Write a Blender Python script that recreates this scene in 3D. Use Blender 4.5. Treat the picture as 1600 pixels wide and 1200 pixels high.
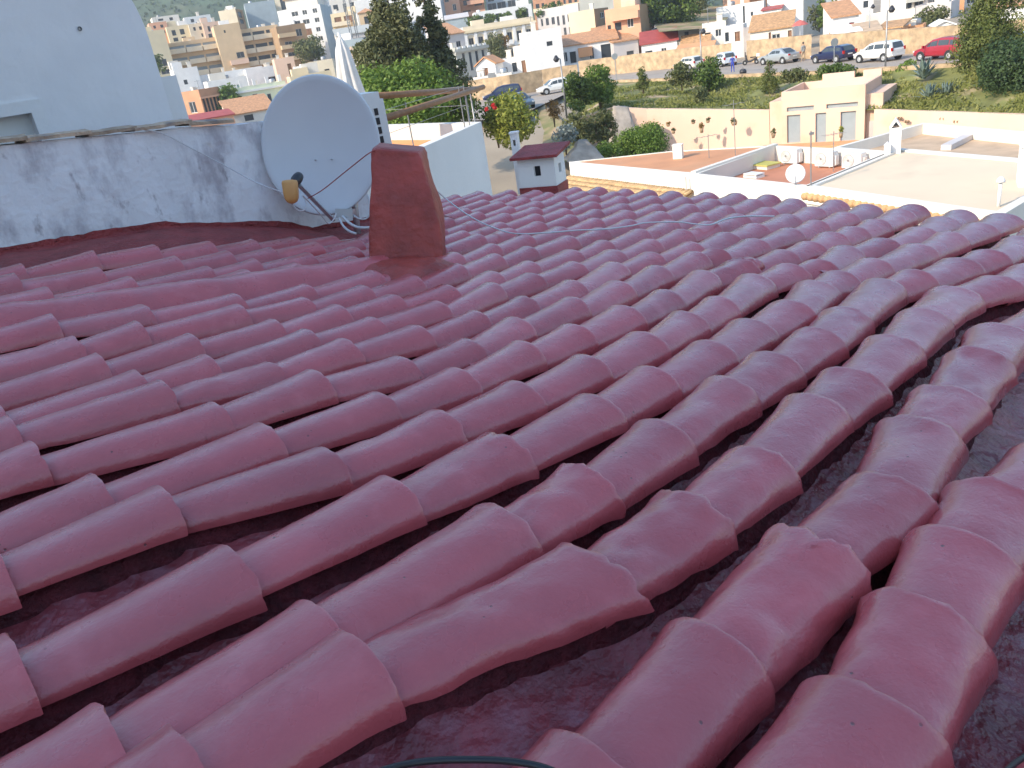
import bpy, bmesh, math, random
import numpy as np
from mathutils import Vector, Matrix, noise

random.seed(7); RNG = np.random.default_rng(7)
for o in list(bpy.data.objects): bpy.data.objects.remove(o)
scene = bpy.context.scene
COL = scene.collection
R_ = math.radians

# ------------------------------------------------------------------ camera
F = 1250.0                                   # focal length in pixels of a 1600 px wide picture
PITCH, ROLL = R_(23.25), R_(9.1)
FW = Vector((0, math.cos(PITCH), -math.sin(PITCH)))
_r0 = Vector((1, 0, 0)); _u0 = _r0.cross(FW)
RT = math.cos(ROLL)*_r0 - math.sin(ROLL)*_u0
UP = math.sin(ROLL)*_r0 + math.cos(ROLL)*_u0
cam = bpy.data.cameras.new('camera'); camo = bpy.data.objects.new('camera', cam); COL.objects.link(camo)
cam.sensor_width = 36; cam.lens = F/1600*36; cam.clip_start = .05; cam.clip_end = 6000
camo.matrix_world = Matrix(((RT.x, UP.x, -FW.x, 0), (RT.y, UP.y, -FW.y, 0), (RT.z, UP.z, -FW.z, 0), (0, 0, 0, 1)))
scene.camera = camo

# ------------------------------------------------------------------ sky, sun, exposure
SUN_AZ, SUN_EL = R_(242), R_(32)
world = bpy.data.worlds.new('World'); scene.world = world; world.use_nodes = True
wn = world.node_tree.nodes; bg = wn['Background']
sky = wn.new('ShaderNodeTexSky'); sky.sky_type = 'NISHITA'; sky.sun_disc = False
sky.sun_elevation = SUN_EL; sky.sun_rotation = SUN_AZ; sky.air_density = 1.6; sky.dust_density = 1.6; sky.ozone_density = 5.5
world.node_tree.links.new(sky.outputs[0], bg.inputs[0]); bg.inputs[1].default_value = 0.15
sd = bpy.data.lights.new('sun', 'SUN'); sd.energy = 2.7; sd.angle = R_(.5); sd.color = (1, .87, .69)
suno = bpy.data.objects.new('sun', sd); COL.objects.link(suno)
SUNV = Vector((math.sin(SUN_AZ)*math.cos(SUN_EL), math.cos(SUN_AZ)*math.cos(SUN_EL), math.sin(SUN_EL)))
suno.rotation_euler = (-SUNV).to_track_quat('-Z', 'Y').to_euler(); suno.location = (-20, -20, 30)
scene.view_settings.view_transform = 'Standard'; scene.view_settings.look = 'None'
scene.view_settings.exposure = 1.15; scene.view_settings.gamma = 1
scene.cycles.max_bounces = 6; scene.cycles.diffuse_bounces = 3; scene.cycles.glossy_bounces = 2; scene.cycles.transmission_bounces = 2; scene.cycles.transparent_max_bounces = 4

# ------------------------------------------------------------------ points from angles
def A(x, y, D): return (FW + RT*((x-800)/F) - UP*((y-600)/F))*D
def AZ(x, y, z):
    d = FW + RT*((x-800)/F) - UP*((y-600)/F); return d*(z/d.z)
# the near roof: r runs down the slope along the tile rows, e across them, n is its normal
rr = (FW*F + RT*1500 + UP*580).normalized()
ee = rr.cross(Vector((0, 0, 1))).normalized()
nn = ee.cross(rr).normalized()
if nn.z < 0: nn = -nn
CREST = -.85
def delta(u, v):                               # the roof rises a little towards the parapet and the ridge
    return min(.21, .0165*max(0, -v-2)**2*max(0, 2.9-u)**.8)
def RP(u, v, h=0.0): return rr*u + ee*v + nn*(CREST + delta(u, v) + h)    # h is the height over the tile crests
def onroof(x, y, h=0.0):
    d = FW*F + RT*(x-800) - UP*(y-600); H = CREST + h
    for _ in range(25):
        t = H/d.dot(nn); u, v = d.dot(rr)*t, d.dot(ee)*t
        H = .5*H + .5*(CREST + h + delta(u, v))
    return u, v
def onv(x, y, v):
    d = FW*F + RT*(x-800) - UP*(y-600); return d*(v/d.dot(ee))

# ------------------------------------------------------------------ mesh helpers
MX = {}
class MB:
    def __init__(s): s.v = []; s.f = []; s.m = []
    def add(s, vs, fs, mi=0):
        b = len(s.v); s.v += [tuple(p) for p in vs]; s.f += [tuple(i+b for i in f) for f in fs]; s.m += [mi]*len(fs); return s
    def box(s, x0, x1, y0, y1, z0, z1, mi=0):
        return s.add([(x0,y0,z0),(x1,y0,z0),(x1,y1,z0),(x0,y1,z0),(x0,y0,z1),(x1,y0,z1),(x1,y1,z1),(x0,y1,z1)],
              [(0,3,2,1),(4,5,6,7),(0,1,5,4),(1,2,6,5),(2,3,7,6),(3,0,4,7)], mi)
    def obox(s, c, a, b, d, mi=0):
        c, a, b, d = Vector(c), Vector(a), Vector(b), Vector(d)
        P = [c-a-b-d, c+a-b-d, c+a+b-d, c-a+b-d, c-a-b+d, c+a-b+d, c+a+b+d, c-a+b+d]
        return s.add(P, [(0,3,2,1),(4,5,6,7),(0,1,5,4),(1,2,6,5),(2,3,7,6),(3,0,4,7)], mi)
    def quad(s, a, b, c, d, mi=0): return s.add([a, b, c, d], [(0,1,2,3)], mi)
    def prism(s, poly, z0, z1, mi=0, top=None):
        n = len(poly)
        s.add([(p[0],p[1],z0) for p in poly]+[(p[0],p[1],z1) for p in poly], [(i,(i+1)%n,n+(i+1)%n,n+i) for i in range(n)], mi)
        return s.add([(p[0],p[1],z1) for p in poly], [tuple(range(n))], mi if top is None else top)
    def tube(s, pts, r, n=6, mi=0, r2=None, cap=True):
        pts = [Vector(p) for p in pts]; k = len(pts); vs = []; N = None
        for i, p in enumerate(pts):
            t = (pts[min(i+1, k-1)]-pts[max(i-1, 0)]).normalized()
            if N is None: N = t.orthogonal().normalized()
            else:
                N = N - t*N.dot(t)
                N = N.normalized() if N.length > 1e-6 else t.orthogonal().normalized()
            B = t.cross(N); q = r if r2 is None else r+(r2-r)*i/(k-1)
            vs += [p+(N*math.cos(2*math.pi*j/n)+B*math.sin(2*math.pi*j/n))*q for j in range(n)]
        fs = [(i*n+j, i*n+(j+1)%n, (i+1)*n+(j+1)%n, (i+1)*n+j) for i in range(k-1) for j in range(n)]
        if cap: fs += [tuple(range(n))[::-1], tuple((k-1)*n+j for j in range(n))]
        return s.add(vs, fs, mi)
    def lathe(s, prof, n=16, M=None, mi=0):
        M = M or Matrix(); vs = []; k = len(prof)
        for r, z in prof: vs += [M @ Vector((r*math.cos(2*math.pi*j/n), r*math.sin(2*math.pi*j/n), z)) for j in range(n)]
        return s.add(vs, [(i*n+j, i*n+(j+1)%n, (i+1)*n+(j+1)%n, (i+1)*n+j) for i in range(k-1) for j in range(n)], mi)
    def grid(s, fn, nu, nv, mi=0):
        vs = [fn(i/nu, j/nv) for i in range(nu+1) for j in range(nv+1)]
        return s.add(vs, [(i*(nv+1)+j, (i+1)*(nv+1)+j, (i+1)*(nv+1)+j+1, i*(nv+1)+j+1) for i in range(nu) for j in range(nv)], mi)
    def build(s, name, mats, parent=None, smooth=False, world=False):
        me = bpy.data.meshes.new(name); vs = s.v
        if world and parent is not None:
            M = MX[parent.name].inverted(); vs = [tuple(M @ Vector(p)) for p in vs]
        me.from_pydata(vs, [], s.f)
        for m in (mats if isinstance(mats, (list, tuple)) else [mats]): me.materials.append(m)
        me.polygons.foreach_set('material_index', s.m)
        if smooth: me.polygons.foreach_set('use_smooth', [True]*len(s.f))
        me.update()
        o = bpy.data.objects.new(name, me); COL.objects.link(o)
        if parent is not None:
            o.parent = parent; MX[o.name] = MX[parent.name]
        else: MX[o.name] = Matrix()
        return o
def recalc(o):
    bm = bmesh.new(); bm.from_mesh(o.data); bmesh.ops.recalc_face_normals(bm, faces=bm.faces); bm.to_mesh(o.data); bm.free(); return o
def tag(o, label=None, cat=None, group=None, kind=None):
    if label: o['label'] = label
    if cat: o['category'] = cat
    if group: o['group'] = group
    if kind: o['kind'] = kind
    return o
def thing(name, label, cat, loc=(0,0,0), rotz=0.0, group=None):
    o = bpy.data.objects.new(name, None); COL.objects.link(o); o.empty_display_size = .2
    o.location = loc; o.rotation_euler = (0, 0, rotz)
    MX[o.name] = Matrix.Translation(Vector(loc)) @ Matrix.Rotation(rotz, 4, 'Z')
    return tag(o, label, cat, group)
def fbm(p, o=3): return noise.fractal(Vector(p), 1.0, 2.0, o)
def smooth_path(pts, k=6):
    P = [Vector(p) for p in pts]; out = []
    for i in range(len(P)-1):
        a, b, c, d = P[max(i-1,0)], P[i], P[i+1], P[min(i+2, len(P)-1)]
        for j in range(k):
            t = j/k
            out.append(.5*((2*b)+(c-a)*t+(2*a-5*b+4*c-d)*t*t+(3*b-a-3*c+d)*t**3))
    return out+[P[-1]]

# ------------------------------------------------------------------ materials
def mat(name, col, rough=.8, var=.12, scale=2.0, bump=0.0, bscale=30.0, metal=0.0, coat=0.0, spec=.5, col2=None, fac2=(.55,.75), scale2=1.2, rnd=0.0, detail=4):
    m = bpy.data.materials.new(name); m.use_nodes = True; nt = m.node_tree; N = nt.nodes; L = nt.links.new
    b = N['Principled BSDF']; b.inputs['Roughness'].default_value = rough; b.inputs['Metallic'].default_value = metal
    b.inputs['Specular IOR Level'].default_value = spec; b.inputs['Coat Weight'].default_value = coat; b.inputs['Coat Roughness'].default_value = .08
    geo = N.new('ShaderNodeNewGeometry')
    def nz(sc, det=detail):
        t = N.new('ShaderNodeTexNoise'); t.inputs['Scale'].default_value = sc; t.inputs['Detail'].default_value = det; L(geo.outputs['Position'], t.inputs['Vector']); return t
    c = (*col, 1)
    n1 = nz(scale); mr = N.new('ShaderNodeMapRange'); mr.inputs[1].default_value = .3; mr.inputs[2].default_value = .7
    mr.inputs[3].default_value = 1-var; mr.inputs[4].default_value = 1+var; L(n1.outputs['Fac'], mr.inputs[0])
    base = N.new('ShaderNodeMix'); base.data_type = 'RGBA'; base.blend_type = 'MULTIPLY'; base.inputs[0].default_value = 1
    base.inputs[6].default_value = c; L(mr.outputs[0], base.inputs[7]); out = base.outputs[2]
    if col2:
        n2 = nz(scale2, 6); r2 = N.new('ShaderNodeMapRange'); r2.inputs[1].default_value = fac2[0]; r2.inputs[2].default_value = fac2[1]; L(n2.outputs['Fac'], r2.inputs[0])
        mx = N.new('ShaderNodeMix'); mx.data_type = 'RGBA'; L(r2.outputs[0], mx.inputs[0]); L(out, mx.inputs[6]); mx.inputs[7].default_value = (*col2, 1); out = mx.outputs[2]
    if rnd:
        oi = N.new('ShaderNodeObjectInfo'); r3 = N.new('ShaderNodeMapRange'); r3.inputs[3].default_value = 1-rnd; r3.inputs[4].default_value = 1+rnd; L(oi.outputs['Random'], r3.inputs[0])
        mx = N.new('ShaderNodeMix'); mx.data_type = 'RGBA'; mx.blend_type = 'MULTIPLY'; mx.inputs[0].default_value = 1; L(out, mx.inputs[6]); L(r3.outputs[0], mx.inputs[7]); out = mx.outputs[2]
    L(out, b.inputs['Base Color'])
    if bump:
        nb = nz(bscale, 5); bp = N.new('ShaderNodeBump'); bp.inputs['Strength'].default_value = bump; bp.inputs['Distance'].default_value = .02
        L(nb.outputs['Fac'], bp.inputs['Height']); L(bp.outputs[0], b.inputs['Normal'])
    return m
def painted_tile(name, col, rough, pit=True):
    m = mat(name, col, rough, .09, 5, 0); nt = m.node_tree; N = nt.nodes; L = nt.links.new; b = N['Principled BSDF']
    geo = [x for x in N if x.bl_idname == 'ShaderNodeNewGeometry'][0]
    prev = b.inputs['Base Color'].links[0].from_socket
    oi = N.new('ShaderNodeObjectInfo')
    add = N.new('ShaderNodeVectorMath'); add.operation = 'ADD'; L(geo.outputs['Position'], add.inputs[0])
    sc = N.new('ShaderNodeVectorMath'); sc.operation = 'SCALE'; L(oi.outputs['Random'], sc.inputs['Scale']); sc.inputs[0].default_value = (17, 31, 23); L(sc.outputs[0], add.inputs[1])
    def nz(s_, d_, vec=add.outputs[0]):
        t = N.new('ShaderNodeTexNoise'); t.inputs['Scale'].default_value = s_; t.inputs['Detail'].default_value = d_; L(vec, t.inputs['Vector']); return t
    # faded, chalky patches
    n = nz(9, 6); r = N.new('ShaderNodeMapRange'); r.inputs[1].default_value = .55; r.inputs[2].default_value = .85; r.inputs[4].default_value = .7; L(n.outputs['Fac'], r.inputs[0])
    mx = N.new('ShaderNodeMix'); mx.data_type = 'RGBA'; L(r.outputs[0], mx.inputs[0]); L(prev, mx.inputs[6]); mx.inputs[7].default_value = (min(1, col[0]*1.25+.03), col[1]*1.5+.03, col[2]*1.5+.03, 1)
    # per-tile tint
    r3 = N.new('ShaderNodeMapRange'); r3.inputs[3].default_value = .9; r3.inputs[4].default_value = 1.08; L(oi.outputs['Random'], r3.inputs[0])
    mu = N.new('ShaderNodeMix'); mu.data_type = 'RGBA'; mu.blend_type = 'MULTIPLY'; mu.inputs[0].default_value = 1; L(mx.outputs[2], mu.inputs[6]); L(r3.outputs[0], mu.inputs[7]); out = mu.outputs[2]
    # dark chips and pits
    v = N.new('ShaderNodeTexVoronoi'); v.inputs['Scale'].default_value = 21; L(add.outputs[0], v.inputs['Vector'])
    n4 = nz(60, 2); ad = N.new('ShaderNodeMath'); ad.operation = 'MULTIPLY_ADD'; L(n4.outputs['Fac'], ad.inputs[0]); ad.inputs[1].default_value = .11; L(v.outputs['Distance'], ad.inputs[2])
    rp = N.new('ShaderNodeMapRange'); rp.inputs[1].default_value = .095; rp.inputs[2].default_value = .13; rp.inputs[3].default_value = 1; rp.inputs[4].default_value = 0; L(ad.outputs[0], rp.inputs[0])
    n5 = nz(5, 2); r5 = N.new('ShaderNodeMapRange'); r5.inputs[1].default_value = .5; r5.inputs[2].default_value = .58; L(n5.outputs['Fac'], r5.inputs[0])
    pm = N.new('ShaderNodeMath'); pm.operation = 'MULTIPLY'; L(rp.outputs[0], pm.inputs[0]); L(r5.outputs[0], pm.inputs[1])
    mp = N.new('ShaderNodeMix'); mp.data_type = 'RGBA'; L(pm.outputs[0], mp.inputs[0]); L(out, mp.inputs[6]); mp.inputs[7].default_value = (col[0]*.35, col[1]*.5, col[2]*.5, 1)
    L(mp.outputs[2], b.inputs['Base Color'])
    # gloss varies, brush marks and grit as fine relief
    nr = nz(14, 4); rr_ = N.new('ShaderNodeMapRange'); rr_.inputs[1].default_value = .3; rr_.inputs[2].default_value = .75; rr_.inputs[3].default_value = rough-.10; rr_.inputs[4].default_value = rough+.2; L(nr.outputs['Fac'], rr_.inputs[0]); L(rr_.outputs[0], b.inputs['Roughness'])
    m1 = N.new('ShaderNodeMapping'); m1.inputs['Rotation'].default_value = (0, 0, R_(-39.2)); L(add.outputs[0], m1.inputs[0])
    m2 = N.new('ShaderNodeMapping'); m2.inputs['Scale'].default_value = (9, 120, 70); L(m1.outputs[0], m2.inputs[0])
    st = nz(1.0, 3, m2.outputs[0])
    nb1 = nz(24, 5); nb0 = nz(140, 4); nb2 = N.new('ShaderNodeMath'); nb2.operation = 'MULTIPLY_ADD'; L(st.outputs['Fac'], nb2.inputs[0]); nb2.inputs[1].default_value = .5; L(nb0.outputs['Fac'], nb2.inputs[2])
    ma = N.new('ShaderNodeMath'); ma.operation = 'MULTIPLY_ADD'; L(nb2.outputs[0], ma.inputs[0]); ma.inputs[1].default_value = .35; L(nb1.outputs['Fac'], ma.inputs[2])
    ms = N.new('ShaderNodeMath'); ms.operation = 'MULTIPLY_ADD'; L(pm.outputs[0], ms.inputs[0]); ms.inputs[1].default_value = -.6; L(ma.outputs[0], ms.inputs[2])
    bp = N.new('ShaderNodeBump'); bp.inputs['Strength'].default_value = .55; bp.inputs['Distance'].default_value = .005; L(ms.outputs[0], bp.inputs['Height']); L(bp.outputs[0], b.inputs['Normal'])
    bc = N.new('ShaderNodeBump'); bc.inputs['Strength'].default_value = .3; bc.inputs['Distance'].default_value = .005; L(ms.outputs[0], bc.inputs['Height']); L(bc.outputs[0], b.inputs['Coat Normal'])
    return m
M = {}
M['tile'] = painted_tile('red_painted_tile', (.48, .088, .095), .30); _b = M['tile'].node_tree.nodes['Principled BSDF']; _b.inputs['Coat Weight'].default_value = .85; _b.inputs['Coat Roughness'].default_value = .2
M['worn'] = mat('worn_tile_edge', (.50, .17, .145), .7, .2, 14, .6, 60)
M['redmortar'] = mat('red_painted_mortar', (.27, .040, .040), .62, .25, 7, .9, 45)
M['redblock'] = mat('red_painted_render', (.33, .046, .032), .5, .25, 7, .8, 18, col2=(.38,.085,.07), scale2=4)
M['barecement'] = mat('pinkish_bare_cement', (.46, .115, .105), .7, .18, 12, .9, 50)
M['bed'] = mat('shade_darkened_mortar_bed', (.13, .016, .022), .7, .4, 20, 1, 60)  # mortar darkened so its colour carries the contact shadow under tile edges
M['channel'] = mat('channel_tile_paint', (.30, .058, .068), .28, .3, 9, .7, 30, col2=(.40,.17,.20), fac2=(.52,.8), scale2=14)
M['white'] = mat('white_limewash', (.78, .765, .74), .85, .05, 1.2, .25, 14)
M['houseplaster'] = mat('trowelled_white_plaster', (.79, .77, .755), .85, .06, .9, .6, 5, col2=(.66,.655,.66), fac2=(.5,.8), scale2=1.1)
M['whitewarm'] = mat('warm_white_plaster', (.74, .69, .61), .85, .06, .6, .2, 10)
M['cream'] = mat('cream_plaster', (.72, .62, .46), .85, .07, .5)
M['ochre'] = mat('ochre_plaster', (.64, .47, .29), .85, .08, .4)
M['yellow'] = mat('yellow_plaster', (.74, .62, .41), .85, .06, .4)
M['peach'] = mat('peach_plaster', (.73, .51, .385), .85, .06, .35, .15, 8, col2=(.62,.43,.29), scale2=.5)
M['pink'] = mat('salmon_plaster', (.70, .38, .24), .85, .08, .4)
M['orangep'] = mat('orange_plaster', (.62, .31, .15), .85, .08, .6)
M['redbrown'] = mat('red_brown_plaster', (.50, .26, .15), .85, .1, .6)
M['greenish'] = mat('pale_green_plaster', (.66, .70, .52), .85, .05, .5)
M['grey'] = mat('grey_plaster_and_shade', (.42, .42, .38), .85, .08, .5)  # grey plaster, also used to colour in a shaded side wall
M['greyblue'] = mat('blue_grey_plaster_and_shade', (.36, .42, .45), .85, .08, .5)  # also puts bluish shade into walls by colour
M['lilac'] = mat('lilac_grey_plaster_and_shade', (.56, .52, .50), .85, .08, .5)  # also stands in for shade on walls turned from the sun
M['brown'] = mat('brown_plaster_and_shade', (.36, .24, .14), .85, .1, .5)  # also colours shade into the sides of warm-toned houses
M['terr'] = mat('terracotta_roof', (.50, .26, .13), .8, .25, 3.0, .5, 9, col2=(.36,.20,.11), scale2=.9)
M['terr2'] = mat('pale_tan_roof_tile', (.47, .27, .13), .85, .3, 3.0, .5, 9)
M['orangeroof'] = mat('orange_painted_roof', (.58, .27, .13), .75, .10, .8, .3, 5, col2=(.54,.29,.16), scale2=.5)
M['orangefloor'] = mat('orange_red_floor', (.48, .19, .10), .7, .12, .8, col2=(.46,.19,.10), scale2=.7)
M['beigeroof'] = mat('beige_roof_membrane', (.70, .56, .40), .85, .05, .4, .2, 6, col2=(.62,.49,.35), scale2=.6)
M['sandroof'] = mat('sand_gravel_roof', (.50, .36, .24), .9, .15, 1.2)
M['redroof'] = mat('red_roof', (.36, .07, .06), .7, .15, 1)
M['glass'] = mat('dark_window_glass', (.045, .055, .065), .12, .2, .5)
M['bluedoor'] = mat('grey_blue_door', (.30, .34, .36), .5, .06, 2)
M['frame'] = mat('white_frame', (.74, .73, .70), .5, .03, 2)
M['shutter'] = mat('green_shutter', (.12, .30, .26), .6, .05, 2)
M['brownwood'] = mat('brown_wood', (.25, .13, .07), .6, .15, 3)
M['redwood'] = mat('red_shutter', (.42, .03, .04), .6, .1, 3)
M['rail'] = mat('grey_metal_rail', (.33, .33, .33), .45, .05, 3, metal=.6)
M['galv'] = mat('galvanised_steel', (.46, .47, .48), .4, .08, 8, metal=.7)
M['pole'] = mat('rusty_brown_tube', (.30, .155, .075), .55, .2, 12)
M['black'] = mat('black_rubber', (.015, .016, .02), .4, .1, 10)
M['darkplastic'] = mat('dark_plastic', (.03, .03, .035), .45, .1, 10)
M['cable'] = mat('white_cable', (.62, .62, .62), .5, .06, 10)
M['acwhite'] = mat('white_powder_coat', (.72, .72, .69), .45, .03, 2)
M['dish'] = mat('grey_white_dish_paint', (.60, .62, .64), .38, .03, 3)
M['lnb'] = mat('faded_orange_plastic', (.66, .34, .11), .45, .06, 12)
M['canvas'] = mat('white_canvas', (.74, .71, .66), .85, .08, 4, .3, 12)
M['stone'] = mat('tan_rubble_stone', (.46, .33, .20), .9, .3, 1.6, 1.0, 3.5, col2=(.33,.25,.17), scale2=2.2)
M['stonegrey'] = mat('grey_stone', (.36, .31, .26), .9, .3, 1.4, 1.0, 3)
M['asphalt'] = mat('pale_asphalt', (.34, .29, .24), .9, .12, .5, .2, 20, col2=(.28,.24,.20), scale2=.25)
M['soil'] = mat('dry_tan_soil', (.36, .25, .15), .95, .25, .8, .6, 4, col2=(.17,.17,.06), fac2=(.42,.6), scale2=.35)
M['ground'] = mat('dusty_ground', (.32, .26, .19), .95, .2, .1)
M['grassy'] = mat('dry_grass_slope', (.16, .165, .05), .95, .35, .7, .8, 5, col2=(.46,.33,.21), fac2=(.56,.66), scale2=.33)
M['hill'] = mat('wooded_hillside', (.055, .085, .045), .95, .4, .05, 1, .2, col2=(.22,.20,.11), fac2=(.58,.7), scale2=.012)
M['skin'] = mat('skin', (.45, .27, .19), .6, .05, 8)
M['cl_blue'] = mat('blue_cloth', (.035, .06, .35), .8, .1, 8)
M['cl_grey'] = mat('grey_cloth', (.33, .33, .32), .85, .1, 8)
M['cl_tan'] = mat('tan_cloth', (.35, .26, .18), .85, .1, 8)
M['hair'] = mat('dark_hair', (.05, .035, .025), .6, .1, 10)
M['tyre'] = mat('tyre_rubber', (.025, .025, .025), .8, .1, 10)
M['rim'] = mat('alloy_rim', (.55, .55, .55), .35, .05, 8, metal=.6)
M['taillight'] = mat('red_lens', (.45, .01, .01), .2, .05, 8)
M['headlight'] = mat('clear_lens', (.6, .62, .65), .12, .05, 8)
M['carglass'] = mat('car_glass', (.06, .075, .085), .06, .1, 2)
def stained_wall():
    m = mat('stained_whitewash', (.79, .79, .80), .9, .07, 3, .5, 18); nt = m.node_tree; N = nt.nodes; L = nt.links.new; b = N['Principled BSDF']
    prev = b.inputs['Base Color'].links[0].from_socket; geo = [x for x in N if x.bl_idname == 'ShaderNodeNewGeometry'][0]
    mp = N.new('ShaderNodeMapping'); mp.inputs['Scale'].default_value = (2.6, 2.6, 1.3); L(geo.outputs['Position'], mp.inputs[0])
    def layer(prev, sc, lo, hi, col, amt, det=8, ro=.65):
        n = N.new('ShaderNodeTexNoise'); n.inputs['Scale'].default_value = sc; n.inputs['Detail'].default_value = det; n.inputs['Roughness'].default_value = ro; L(mp.outputs[0], n.inputs['Vector'])
        r = N.new('ShaderNodeMapRange'); r.inputs[1].default_value = lo; r.inputs[2].default_value = hi; r.inputs[4].default_value = amt; L(n.outputs['Fac'], r.inputs[0])
        x = N.new('ShaderNodeMix'); x.data_type = 'RGBA'; L(r.outputs[0], x.inputs[0]); L(prev, x.inputs[6]); x.inputs[7].default_value = (*col, 1); return x.outputs[2]
    o = layer(prev, 1.6, .50, .66, (.36, .33, .36), .75)
    o = layer(o, 3.4, .60, .72, (.25, .21, .22), .8)
    o = layer(o, .9, .62, .72, (.50, .38, .24), .7)
    L(o, b.inputs['Base Color']); return m
M['stained'] = stained_wall()
def leafmat(name, c1, c2, rough=.55, trans=.25):
    m = bpy.data.materials.new(name); m.use_nodes = True; nt = m.node_tree; N = nt.nodes; L = nt.links.new; b = N['Principled BSDF']
    at = N.new('ShaderNodeAttribute'); at.attribute_name = 'tint'
    mx = N.new('ShaderNodeMix'); mx.data_type = 'RGBA'; L(at.outputs['Fac'], mx.inputs[0]); mx.inputs[6].default_value = (*c1, 1); mx.inputs[7].default_value = (*c2, 1)
    L(mx.outputs[2], b.inputs['Base Color']); b.inputs['Roughness'].default_value = rough; b.inputs['Specular IOR Level'].default_value = .3
    tr = N.new('ShaderNodeBsdfTranslucent'); L(mx.outputs[2], tr.inputs['Color']); ms = N.new('ShaderNodeMixShader'); ms.inputs[0].default_value = trans
    L(b.outputs[0], ms.inputs[1]); L(tr.outputs[0], ms.inputs[2]); L(ms.outputs[0], N['Material Output'].inputs[0]); return m
M['leaf_green'] = leafmat('green_leaves', (.055, .095, .018), (.14, .20, .035))
M['leaf_bright'] = leafmat('bright_green_leaves', (.09, .16, .02), (.20, .28, .05))
M['leaf_yellow'] = leafmat('yellow_green_leaves', (.16, .20, .03), (.36, .36, .07))
M['leaf_dark'] = leafmat('dark_conifer_needles', (.065, .078, .026), (.19, .19, .08))
M['leaf_cypress'] = leafmat('cypress_foliage', (.085, .115, .022), (.22, .24, .07))
M['leaf_grey'] = leafmat('grey_blue_leaves', (.16, .20, .19), (.34, .38, .36))
M['leaf_olive'] = leafmat('olive_leaves', (.085, .105, .03), (.22, .22, .09))
M['leaf_rust'] = leafmat('rusty_leaves', (.20, .11, .03), (.36, .22, .06))
M['leaf_juniper'] = leafmat('juniper_foliage', (.035, .065, .022), (.085, .13, .045))
M['grass'] = leafmat('grass_blades', (.12, .15, .025), (.32, .31, .10))
M['agave'] = mat('agave_leaf', (.15, .20, .165), .5, .15, 3)
M['flower'] = leafmat('red_petals', (.55, .02, .03), (.75, .05, .05))
M['trunk'] = mat('tree_bark', (.13, .09, .06), .9, .25, 6, .8, 20)

# ================================================================== the tiled roof in the foreground
house = thing('tiled_house', 'house under the glossy dark red painted barrel tile roof filling the foreground', 'house', tuple(RP(2, -2.2) - Vector((0, 0, 8.5))))
mb = MB()
def uvpoly(u0, u1, v0, v1, h): return [RP(u0, v0, h), RP(u1, v0, h), RP(u1, v1, h), RP(u0, v1, h)]
top = uvpoly(-1.3, 4.95, -5.5, 1.2, -.26); zb = RP(2, -2.2).z - 8.5
mb.add([*top, *[(p.x, p.y, zb) for p in top]], [(0,1,5,4),(1,2,6,5),(2,3,7,6),(3,0,4,7)])
mb.build('wall', M['white'], house, world=True)
mb = MB(); mb.grid(lambda a, b: RP(-1.3+6.3*a, -6.35+7.75*b, -.25+.01*fbm((a*30, b*30, 1))), 70, 70)
roof = mb.build('roof', M['channel'], house, True, world=True)
# rim crests measured along every row (u down the slope, v across)
PICK = {
0:[(1370,1080),(1450,937),(1510,835),(1565,756)],
1:[(930,1168),(1120,980),(1270,835),(1390,745),(1439,650),(1484,602),(1532,547),(1566,504)],
2:[(562,1004),(935,862),(1085,773),(1187,697),(1277,619),(1334,578),(1397,526),(1446,482),(1491,447),(1559,430)],
3:[(502,950),(788,798),(917,731),(1035,656),(1139,590),(1210,550),(1281,513),(1322,479),(1379,437),(1431,422),(1500,402),(1544,390),(1596,368)],
4:[(365,860),(617,750),(789,680),(934,616),(1022,575),(1114,531),(1175,497),(1236,469),(1276,437),(1311,422),(1364,403),(1435,380)],
5:[(256,767),(512,701),(691,641),(814,597),(921,556),(1009,521),(1074,488),(1125,463),(1180,429),(1234,413),(1281,404),(1322,385),(1379,372),(1439,353)],
6:[(154,746),(415,661),(595,612),(719,574),(821,535),(900,508),(977,479),(1042,452),(1099,421),(1159,407),(1225,389),(1266,377),(1300,364),(1334,353)],
7:[(55,695),(340,629),(495,582),(630,557),(733,528),(808,497),(896,466),(967,439),(1027,415),(1087,395),(1119,389)],
8:[(16,652),(255,597),(425,564),(542,533),(654,510),(744,485),(821,463),(896,438),(960,410),(1018,394)],
9:[(215,581),(325,555),(482,517),(585,497),(683,472),(770,440),(832,425),(898,409)],
10:[(155,554),(300,522),(430,500),(530,477),(617,462),(700,446)],
11:[(117,526),(217,505),(375,477),(477,465),(570,446),(645,429),(715,411)],
12:[(82,492),(227,478),(370,461),(480,443),(585,423)],
14:[(75,451),(205,432),(325,415)], 15:[(25,430),(155,417),(275,402)]}
def eave_u(v):
    pts = [(-6.0,5.0),(-5.3,5.45),(-3.86,5.5),(-2.7,5.36),(-2.0,5.2),(-1.44,5.05),(-.4,4.9),(1.2,4.85)]
    if v <= pts[0][0]: return pts[0][1]
    for (a, ua), (b, ub) in zip(pts, pts[1:]):
        if v <= b: return ua+(ub-ua)*(v-a)/(b-a)
    return 4.85
rnd = random.Random(11)
ROWS = {}
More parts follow.
